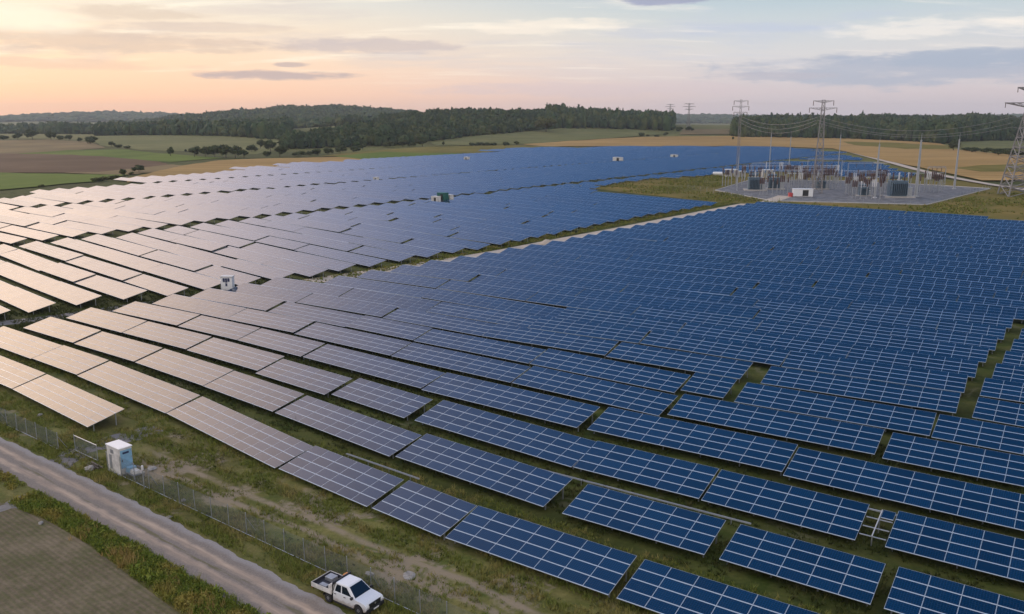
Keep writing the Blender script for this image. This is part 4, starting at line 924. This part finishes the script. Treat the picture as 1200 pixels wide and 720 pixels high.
for v in o.data.vertices: v.co *= random.uniform(.85, 1.12)

# ================================================================== foreground: fence, cabinet, pickup, small things
RZU = -RA
def fence(ua, ub, wf, h_, label, step=2.5, name='wire_fence', cat='fence', frame=False):
    a = P3(ua, wf); t = thing(name, label, cat, a, RZU, None); L = ub-ua; n = max(1, int(round(L/step)))
    pz = []
    for i in range(n+1):
        x = L*i/n; dz = random.uniform(-.08, .08); b = MB(); b.bar((x, 0, -.1), (x+random.uniform(-.04, .04), random.uniform(-.05, .05), h_+.08+dz), .038, sides=6)
        b.build('post', M['steel'], t, fixn=False)
        if not frame and i % 6 == 3: b = MB(); b.bar((x, .9, 0), (x, .02, h_*.8), .03, sides=5); b.build('brace', M['steel'], t, fixn=False)
    b = MB()
    for z in np.arange(.08, h_+.01, .10): b.bar((0, .03, z), (L, .03, z), .0065, sides=3, caps=False)
    for x in np.arange(0, L, .10): b.bar((x, .034, .05), (x, .034, h_), .0055, sides=3, caps=False)
    b.build('wire_mesh', M['net'], t, fixn=False)
    if frame:
        b = MB()
        for z in (.1, h_): b.bar((0, 0, z), (L, 0, z), .045, sides=6)
        b.build('frame_rail', M['alu'], t, fixn=False)
    else:
        b = MB(); b.bar((0, .0, .06), (L, .0, .06), .03, sides=4); b.build('bottom_rail', M['alu'], t, fixn=False)
    return t
fence(-128, -91.2, 39.7, 1.9, 'wire fence left of the gateway along the dirt road')
fence(-81.6, -8, 40.1, 2.0, 'long wire fence right of the white cabinet behind the pickup')
fence(-89.3, -84.6, 40.6, 1.8, 'framed wire gate leaf standing between fence and white cabinet', 4.7, 'fence_gate', 'gate', True)
# white and blue cabinet
t = thing('equipment_cabinet', 'white equipment cabinet with light blue door face beside the wire fence', 'cabinet', P3(-80.3, 40.75), RZU)
b = MB(); b.box(-1.22, 1.22, -.66, .66, .12, 2.78); b.build('body', M['white_old'], t, bevel=.03)
b = MB(); b.box(-1.29, 1.29, -.73, .73, 2.78, 2.90); b.build('roof', M['white'], t, bevel=.03)
b = MB(); b.box(1.222, 1.262, -.58, .62, .75, 2.62); b.build('door', M['blue'], t, bevel=.01)
b = MB(); b.box(1.263, 1.285, -.35, .30, 2.22, 2.42); b.build('name_plate', M['navy'], t)
b = MB(); b.box(-.75, -.35, -.70, -.66, .4, 1.9); b.build('cable_duct', M['steel'], t)
for zz in (.95, 1.7, 2.4): b = MB(); b.box(1.262, 1.30, .50, .58, zz, zz+.12); b.build('hinge', M['steel'], t)
b = MB(); b.box(1.263, 1.31, -.48, -.42, 1.45, 1.70); b.build('handle', M['black'], t)
b = MB(); b.box(.15, 1.05, -.685, -.661, .35, 2.3); b.build('side_door', M['white_old'], t, bevel=.01)
b = MB()
for i in range(6): b.box(-.5, .1, -.69, -.66, 2.1+i*.07, 2.14+i*.07)
b.build('vent', M['steel'], t)
b = MB(); b.box(-1.3, 1.3, -.75, .75, -.02, .12); b.build('plinth', M['conc'], t)
t = thing('pallet_stack', 'pale blue and white boxes on a low stand right of the cabinet', 'boxes', P3(-78.1, 40.95), RZU)
b = MB(); b.box(-.8, .9, -.6, .6, .35, .45); [b.box(x-.05, x+.05, y-.05, y+.05, 0, .35) for x in (-.7, .8) for y in (-.5, .5)]; b.build('stand', M['steel'], t)
b = MB(); b.box(-.7, -.1, -.5, .3, .45, .95); b.build('crate', M['blue'], t, bevel=.03)
b = MB(); b.hexa([(0, -.5, .45), (.8, -.5, .45), (.8, .2, .45), (0, .2, .45)], [(.05, -.45, .85), (.72, -.4, .78), (.7, .15, .8), (.05, .12, .88)]); b.build('wrapped_load', M['white_old'], t, bevel=.06)
b = MB(); b.box(-.3, .9, .35, .6, .8, .86); b.build('board', M['wood'], t)
t = thing('insulated_post', 'thin post topped by a white insulator right of the cabinet', 'post', P3(-74.3, 39.75))
b = MB(); b.bar((0, 0, 0), (0, 0, 2.3), .05, sides=6); b.build('pole', M['steel'], t); b = MB(); b.lathe((0, 0, 2.0), [(.05, 0), (.12, .05), (.12, .42), (.06, .5)], 8); b.build('cap', M['porcelain'], t)
t = thing('timber_pile', 'dark timbers lying by the fence left of the cabinet', 'timber', P3(-83.6, 39.6), RZU)
for i, (x0, y0, x1, y1, z) in enumerate([(-1.2, .1, 1.3, -.1, .12), (-.8, .35, 1.5, .2, .14), (-.9, -.2, .9, -.35, .1), (-.6, .15, 1.0, .0, .33)]):
    b = MB(); b.bar((x0, y0, z), (x1, y1, z+.08), .11, .09, 6); b.build('log', M['wood'], t)
def rock(u, w, s, label, flat=.55):
    bv, bf = ICO2; r = np.random.default_rng(int(abs(u*100+w*10))); q = bv*(1+r.normal(0, .14, (len(bv), 1)))*s*np.array([1.2, .85, flat]); o = link('rock', np_mesh('rock', q+np.array([0, 0, s*flat*.4]), bf, M['rock'])); o.location = P3(u, w); o.rotation_euler = (0, 0, r.uniform(0, 6)); tag(o, label, 'rock')
rock(-83.3, 39.0, .62, 'flat pale rock beside the dark timbers left of the cabinet', .4); rock(-78.4, 42.9, .5, 'pale flat stone in the grass behind the cabinet', .3); rock(-104, 43.6, .32, 'small pale stone before the leftmost front panel row')
rock(-69.1, 40.6, .26, 'small pale stone by the fence right of the cabinet'); rock(-45.6, 41.9, .34, 'pale stone behind the fence just beyond the pickup cab', .2); rock(-43.0, 43.6, .55, 'broad pale stone in the bare soil behind the pickup', .14); rock(-75.0, 30.4, .24, 'grey stone at the edge of the seeded field'); rock(-67, 37.9, .22, 'grey stone on the verge between road and fence')
# kiosk beside the service track
kz = P3(-151.2, 103.0); t = thing('inverter_kiosk', 'white inverter kiosk with dark screened top beside the grey service track', 'kiosk', kz, R(-2)); t.scale = (.82, .82, 1.0)
b = MB(); b.box(-1.45, 1.45, -.9, .9, .25, 3.0); b.build('body', M['white'], t, bevel=.04)
b = MB(); b.box(-1.6, 1.6, -1.05, 1.05, 3.0, 3.15); b.build('roof', M['white_old'], t, bevel=.03)
for x0, x1, z0, z1 in ((-.85, -.35, 1.95, 2.75), (-.25, .25, 1.85, 2.75), (.35, .85, 2.05, 2.75)):
    b = MB(); b.box(x0, x1, -.95, -.902, z0, z1); b.build('vent', M['navy'], t)
b = MB(); b.box(-.25, .2, -.94, -.902, 1.1, 1.7); b.build('control_panel', M['navy'], t); b = MB(); b.box(-1.2, 1.2, -.7, .7, 0, .25); b.build('base', M['conc'], t)
# cable trays in the grass lanes
def tray(ua, wa, ub, wb, label):
    a, c = P3(ua, wa), P3(ub, wb); L = math.dist(a, c); t = thing('cable_tray', label, 'cable tray', a, math.atan2(c[1]-a[1], c[0]-a[0]))
    b = MB(); b.box(0, L, -.07, .07, .50, .56); b.box(0, L, -.07, -.05, .56, .62); b.box(0, L, .05, .07, .56, .62); b.build('channel', M['alu'], t)
    for i in range(int(L/3)+1): x = min(.3+i*3.0, L-.2); b = MB(); b.box(x-.035, x+.035, -.035, .035, 0, .50); b.build('support_post', M['steel'], t)
tray(-64.5, 56.7, -54.0, 56.6, 'pale cable tray on short posts behind the purplish front table'); tray(-50.5, 65.3, -24.5, 67.0, 'long pale cable tray on short posts before the third panel row')
tray(-22, 76, -4, 76.8, 'pale cable tray on short posts at the right in the fourth lane')
# bare mounting frame in the gap of the third row
ga, gb = P3(-16.3, wA(3, -16.3)), P3(-14.2, wA(3, -14.2)); L = math.dist(ga, gb)
t = thing('bare_mounting_frame', 'bare mounting frame with one small module filling the gap between two tables', 'frame', ga, math.atan2(gb[1]-ga[1], gb[0]-ga[0]))
b = MB()
ct, st = math.cos(TILT), math.sin(TILT)
for y in (1.0, 2.2, 3.5, 4.7): b.hexa([(0, (y-.04)*ct, Z0+y*st-.1), (L, (y-.04)*ct, Z0+y*st-.1), (L, (y+.04)*ct, Z0+y*st-.1), (0, (y+.04)*ct, Z0+y*st-.1)], [(0, (y-.04)*ct, Z0+y*st-.03), (L, (y-.04)*ct, Z0+y*st-.03), (L, (y+.04)*ct, Z0+y*st-.03), (0, (y+.04)*ct, Z0+y*st-.03)])
b.build('rail', M['alu'], t)
b = MB(); b.bar((L*.48, .9*ct, Z0+.9*st+.03), (L*.48, 4.8*ct, Z0+4.8*st+.03), .05); b.build('rafter', M['alu'], t); b = MB(); b.bar((L*.48, 1.0*ct, 0), (L*.48, 1.0*ct, Z0+.1), .05); b.bar((L*.48, 3.9*ct, 0), (L*.48, 3.9*ct, Z0+3.8*st), .05); b.build('support_post', M['steel'], t)
e = link('solar_module', module_mesh(), t); e.location = (L*.52, 3.7*ct, Z0+3.7*st+.02); e.rotation_euler = (TILT, 0, 0); e.scale = (L*.48/CW, 1, 1)

# ---- pickup
t = thing('pickup_truck', 'white double cab pickup with open dropside tray parked between road and fence', 'pickup', P3(-43.95, 38.2), RZU+R(3.0))
HWD = .91
b = MB()                                                  # lower body with wheel arch cut
def arch(cx, r, z): return [(cx+r*math.cos(a), z+r*math.sin(a)) for a in np.linspace(0, math.pi, 9)]
prof = [(-.62, .40), (1.43, .40)]+[(cx, z) for cx, z in reversed(arch(1.90, .47, .42))]+[(2.50, .44), (2.66, .55), (2.70, .82), (2.62, .98), (2.42, 1.06), (2.05, 1.11), (1.50, 1.16), (-.62, 1.16)]
b.prism(prof, -HWD, HWD); b.build('body', M['truck'], t, bevel=.065)
b = MB(); b.hexa([(-.62, -.885, 1.13), (1.58, -.885, 1.13), (1.58, .885, 1.13), (-.62, .885, 1.13)], [(-.48, -.70, 1.80), (.74, -.68, 1.82), (.74, .68, 1.82), (-.48, .70, 1.80)]); b.build('cab_roof', M['white'], t, bevel=.06)
def gl(name, pts, off, m='glass'):
    p = [Vector(q) for q in pts]; nrm = (p[1]-p[0]).cross(p[3]-p[0]).normalized()
    c = sum(p, Vector())/4
    if nrm.dot(c-Vector((.4, 0, 1.3))) < 0: nrm = -nrm
    b = MB(); b.hexa([q-nrm*.015 for q in p], [q+nrm*off for q in p]); return b.build(name, M[m], t)
def lerp3(a, b_, f): return tuple(a[i]+(b_[i]-a[i])*f for i in range(3))
def on_face(c00, c10, c11, c01, u, v): return lerp3(lerp3(c00, c10, u), lerp3(c01, c11, u), v)
WS = ((1.58, -.885, 1.13), (1.58, .885, 1.13), (.74, .68, 1.82), (.74, -.68, 1.82)); gl('windscreen', [on_face(*WS, u, v) for u, v in ((.05, .06), (.95, .06), (.94, .90), (.06, .90))], .012)
BK = ((-.62, -.885, 1.13), (-.62, .885, 1.13), (-.48, .70, 1.80), (-.48, -.70, 1.80)); gl('rear_window', [on_face(*BK, u, v) for u, v in ((.15, .2), (.85, .2), (.85, .85), (.15, .85))], .012)
for s in (-1, 1):
    SD = ((-.62, s*.885, 1.13), (1.58, s*.885, 1.13), (.74, s*.68, 1.82), (-.48, s*.70, 1.80))
    gl('side_window', [on_face(*SD, u, v) for u, v in ((.08, .10), (.36, .10), (.42, .82), (.12, .82))], .012)
    gl('side_window', [on_face(*SD, u, v) for u, v in ((.42, .10), (.86, .10), (.80, .82), (.48, .82))], .012)
    for x0, x1 in ((-.52, .40), (.43, 1.40)):
        b = MB(); b.box(x0, x1, s*(HWD+.001)-.006, s*(HWD+.001)+.006, .52, 1.12); d_ = b.build('door', M['truck'], t, bevel=.01)
        b = MB(); b.box(x0+.06, x0+.24, s*(HWD+.022)-.015, s*(HWD+.022)+.015, .98, 1.02); b.build('handle', M['black'], d_)
    b = MB(); b.box(1.30, 1.46, s*1.02-.10, s*1.02+.10, 1.14, 1.32); b.bar((1.38, s*.88, 1.18), (1.38, s*.98, 1.2), .03); b.build('wing_mirror', M['black'], t, bevel=.03)
    b = MB(); b.hexa([(2.36, s*.88-.02, .88), (2.66, s*.62, .84), (2.66, s*.62, 1.0), (2.30, s*.88, 1.04)], [(2.42, s*.925, .88), (2.70, s*.64, .84), (2.66, s*.64, 1.02), (2.36, s*.925, 1.05)]); b.build('headlight', M['lamp'], t)
    b = MB(); b.box(-.5, 1.42, s*.93-.06, s*.93+.06, .32, .41); b.build('side_step', M['black'], t, bevel=.02)
    for cx in (-1.15, 1.90):
        w = MB(); w.lathe((0, 0, 0), [(.20, -.12), (.36, -.12), (.385, -.08), (.385, .08), (.36, .12), (.20, .12)], 24, axis='y'); ty = w.build('tyre', M['tyre'], None, smooth=False); ty.location = (cx, s*.80, .385); ty.parent = t
        w = MB(); w.lathe((0, 0, 0), [(.02, .115*s), (.10, .125*s), (.21, .10*s), (.235, .122*s), (.25, .10*s)], 16, axis='y'); ri = w.build('rim', M['rim'], ty)
    b = MB()
    for k, a in enumerate(np.linspace(0, math.pi, 8)[:-1]):
        a2 = a+math.pi/7; r0, r1 = .46, .50; y0, y1 = s*.66, s*.93
        q = [(-1.15+r0*math.cos(a), .42+r0*math.sin(a)), (-1.15+r1*math.cos(a), .42+r1*math.sin(a)), (-1.15+r1*math.cos(a2), .42+r1*math.sin(a2)), (-1.15+r0*math.cos(a2), .42+r0*math.sin(a2))]
        b.hexa([(x, y0, z) for x, z in q], [(x, y1, z) for x, z in q])
    b.build('mudguard', M['black'], t)
b = MB(); b.box(2.52, 2.76, -.90, .90, .36, .66); b.box(2.70, 2.80, -.45, .45, .44, .60); b.build('bumper', M['black'], t, bevel=.05)
b = MB(); b.box(2.64, 2.715, -.58, .58, .68, 1.0); b.build('grille', M['black'], t, bevel=.02)
b = MB(); b.lathe((2.725, 0, .86), [(.02, 0), (.085, .0), (.085, .012), (.02, .014)], 6, axis='x'); b.build('emblem', M['rim'], t)
b = MB(); b.box(2.80, 2.815, -.26, .26, .46, .57); b.build('number_plate', M['white'], t)
b = MB(); b.box(-2.75, -.9, -.42, -.32, .38, .52); b.box(-2.75, -.9, .32, .42, .38, .52); b.box(-1.3, -1.0, -.7, .7, .32, .45); b.build('chassis', M['black'], t)
b = MB(); b.box(-2.78, -.70, -.95, .95, .86, .93); b.build('tray_floor', M['liner'], t)
for s in (-1, 1):
    b = MB(); b.box(-2.78, -.70, s*.97-.022, s*.97+.022, .84, 1.20); b.box(-2.78, -.70, s*.995-.01, s*.995+.01, 1.0, 1.04); b.build('side_board', M['white_old'], t, bevel=.01)
b = MB(); b.box(-2.76, -2.745, -.94, .94, .93, 1.17); [b.box(-2.75, -1.08, s*.935-.008, s*.935+.008, .93, 1.17) for s in (-1, 1)]; b.build('tray_liner', M['liner'], t)
b = MB(); b.box(-2.82, -2.785, -.99, .99, .84, 1.20); b.build('tailgate', M['white_old'], t, bevel=.01)
b = MB(); b.box(-.86, -.66, -.93, .93, .93, 1.66); b.box(-1.06, -.86, -.93, .93, .93, 1.5); b.build('tool_locker', M['white_old'], t, bevel=.03)
b = MB(); b.box(-.63, -.50, -.93, .93, 1.66, 1.86); b.box(-.64, -.58, -.95, -.87, .93, 1.75); b.box(-.64, -.58, .87, .95, .93, 1.75); b.build('headboard_bar', M['black'], t, bevel=.02)
b = MB(); b.box(-.84, -.62, .35, .78, 1.67, 1.80); b.build('warning_beacon', M['orange'], t, bevel=.03)
b = MB(); b.hexa([(-1.5, -.6, .93), (-1.1, -.65, .93), (-1.1, .1, .93), (-1.55, .1, .93)], [(-1.45, -.55, 1.12), (-1.14, -.6, 1.15), (-1.14, .05, 1.16), (-1.5, .05, 1.1)]); b.build('canvas_load', M['conc'], t, bevel=.04)
b = MB(); b.box(-2.5, -1.75, .1, .75, .93, 1.22); b.box(-2.3, -1.6, -.7, -.3, .93, 1.05); b.build('toolbox', M['steel'], t, bevel=.03)
for s in (-1, 1): b = MB(); b.box(-2.83, -2.80, s*.85-.1, s*.85+.1, .70, .82); b.build('tail_light', M['red'], t)

# ================================================================== grass and verge growth
def blades(name, base, hgt, wid, lean, nb, m, label):
    N = len(base); K = nb; a = RNG.uniform(0, 6.283, (N, K)); h_ = hgt[:, None]*RNG.uniform(.55, 1.15, (N, K)); wv = wid*RNG.uniform(.6, 1.3, (N, K)); ln = lean*RNG.uniform(.2, 1.2, (N, K))*h_
    o = RNG.normal(0, .10, (N, K, 2)); bx = base[:, None, 0]+o[..., 0]; by = base[:, None, 1]+o[..., 1]; pa = a+1.57+RNG.normal(0, .5, (N, K))
    z0 = np.zeros((N, K)); l = np.stack([bx-np.cos(pa)*wv, by-np.sin(pa)*wv, z0], -1); r = np.stack([bx+np.cos(pa)*wv, by+np.sin(pa)*wv, z0], -1)
    tp = np.stack([bx+np.cos(a)*ln, by+np.sin(a)*ln, h_], -1); V = np.stack([l, r, tp], 2).reshape(-1, 3)
    return tag(link(name, np_mesh(name, V, np.arange(len(V)).reshape(-1, 3), m)), label, 'grass', kind='stuff')
def lump(u, w): return .5+.25*np.sin(u*.61+1.7*np.sin(w*.5))+.25*np.sin(w*1.9+.8*np.sin(u*.33))
def scatter(u0, u1, w0, w1, dens, thr=None):
    n = int((u1-u0)*(w1-w0)*dens); u = RNG.uniform(u0, u1, n); w = RNG.uniform(w0, w1, n)
    if thr is not None: k = lump(u, w) > thr*RNG.uniform(.6, 1.4, n); u, w = u[k], w[k]
    return np.outer(u, UX)+np.outer(w, WX)
g1 = np.concatenate([scatter(-130, 4, 37.9, 40.0, 26, .22), scatter(-88, 6, 40.2, 42.8, 16, .36), scatter(-128, -88, 40.2, 45, 16, .2), scatter(-90, 6, 42.8, 46.3, 9, .55), scatter(-92, 6, 46.3, 49.5, 18, .3), scatter(-150, 6, 49.5, 58, 10, .3)])
blades('grass', g1, RNG.gamma(3, .075, len(g1))+.06, .030, .8, 7, M['grass'], 'rough grass along the fence and in front of the first rows')
g2 = np.concatenate([scatter(-155, 8, 58, 96, 4.5, .3), scatter(-172, -146, 60, 120, 5, .25)])
blades('grass', g2, RNG.gamma(3, .08, len(g2))+.08, .05, .8, 6, M['lane'], 'dark grass with painted shade in the lanes between the near panel rows')
g3 = np.concatenate([scatter(-147, -141.5, 118, 345, 3.5, .3)])
blades('grass', g3, RNG.gamma(3, .09, len(g3))+.12, .10, .8, 6, M['grass'], 'tall grass along the track between the two panel blocks')
pm = [unp(x, y, 0) for x, y in [(690, 221), (760, 210), (835, 204), (880, 207), (835, 222), (905, 237), (1085, 242), (1165, 222), (1290, 224), (1290, 262), (1200, 261), (1085, 255), (905, 239), (845, 237)]]
xs_ = RNG.uniform(-20, 330, 60000); ys_ = RNG.uniform(300, 620, 60000); pin = [(p_[0], p_[1]) for p_ in pm]; pdl = [(p_[0], p_[1]) for p_ in pad]
kk = np.array([inpoly(x, y, pin) and not inpoly(x, y, pdl) and math.sin(x*.13+2*math.sin(y*.07))+.6*math.sin(y*.21+x*.05) > -.2+RNG.uniform(-.7, .7) for x, y in zip(xs_, ys_)])
g4 = np.stack([xs_[kk], ys_[kk]], -1); blades('grass', g4, RNG.gamma(3, .16, len(g4))+.15, .22, .9, 6, M['grass'], 'rough grass around the switchyard')
def shrubs(name, base, size, m, label, leaves=46):
    N = len(base); u = RNG.normal(size=(N, leaves, 3)); u /= np.linalg.norm(u, axis=2, keepdims=True); u *= RNG.uniform(.35, 1.0, (N, leaves, 1))**.6; u[..., 2] = np.abs(u[..., 2])
    s = size[:, None, None]; c = u*s*np.array([1, 1, 1.15]); c[..., :2] += base[:, None, :]
    a = RNG.normal(size=(N, leaves, 3))*s*.15; b_ = RNG.normal(size=(N, leaves, 3))*s*.15; a[..., 2] = np.abs(a[..., 2])*1.6
    V = np.stack([c+a, c+b_, c-(a+b_)*.6], 2).reshape(-1, 3); V[:, 2] = np.maximum(V[:, 2], .0)
    return tag(link(name, np_mesh(name, V, np.arange(len(V)).reshape(-1, 3), m)), label, 'plants', kind='stuff')
def vedge(u): return np.interp(u, [-110, -83, -75, -68, -53, -30], [30.6, 30.4, 31.2, 31.2, 30.1, 29.5])
n = 2300; u = RNG.uniform(-81.5, -20, n); f = RNG.random(n); wv_ = vedge(u)+.1+f*(33.1-vedge(u)); vb = np.outer(u, UX)+np.outer(wv_, WX)
shrubs('verge_plants', vb, (.20+.42*RNG.random(n)*(.4+lump(u*1.7, wv_)))*(1-.45*np.abs(f-.5)), M['verge'], 'thick green weeds between the dirt road and the seeded field')
n = 260; u = RNG.uniform(-110, -84.5, n); wv_ = RNG.uniform(32.1, 33.4, n); vb2 = np.outer(u, UX)+np.outer(wv_, WX); shrubs('verge_plants', vb2, .15+.3*RNG.random(n), M['verge'], 'green weeds in the corner by the side track')
n = 2600; u = RNG.uniform(-82, -20, n); f = RNG.random(n); wv_ = vedge(u)-.1+f*(33.5-vedge(u)); vb = np.outer(u, UX)+np.outer(wv_, WX)
blades('grass', vb, RNG.gamma(4, .07, n)+.08, .035, .8, 7, M['verge'], 'tall grass among the weeds beside the seeded field')
n = 900; uu_ = RNG.uniform(-92, 4, n); ww_ = np.where(RNG.random(n) < .45, RNG.uniform(38.0, 42.2, n), RNG.uniform(46.0, 50.5, n)); kk = lump(uu_*1.3, ww_) > .42
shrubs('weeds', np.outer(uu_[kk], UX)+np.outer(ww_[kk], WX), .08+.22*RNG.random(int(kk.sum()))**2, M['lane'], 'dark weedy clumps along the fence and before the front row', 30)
n = 1500; uu_ = RNG.uniform(-92, 4, n); ww_ = RNG.uniform(37.9, 50, n); kk = lump(uu_*.9+3, ww_*1.1) > .5
shrubs('weeds', np.outer(uu_[kk], UX)+np.outer(ww_[kk], WX), .06+.14*RNG.random(int(kk.sum())), M['grass'], 'pale green low weeds in the rough ground behind the fence', 26)
cs = []
for (uc, wc, sg, k) in ((-69.5, 31.9, .4, 26), (-64, 31.7, .9, 70), (-62, 31.4, .6, 40), (-56, 31.3, .6, 28), (-51.5, 31.2, .6, 45), (-48.5, 30.8, .6, 24), (-44, 31, .8, 30)): cs.append(np.outer(RNG.normal(uc, sg, k), UX)+np.outer(RNG.normal(wc, .45, k), WX))
cs = np.concatenate(cs); blades('dry_grass', cs, RNG.gamma(6, .085, len(cs))+.15, .030, .6, 8, M['straw'], 'straw coloured dry grass clumps in the verge')
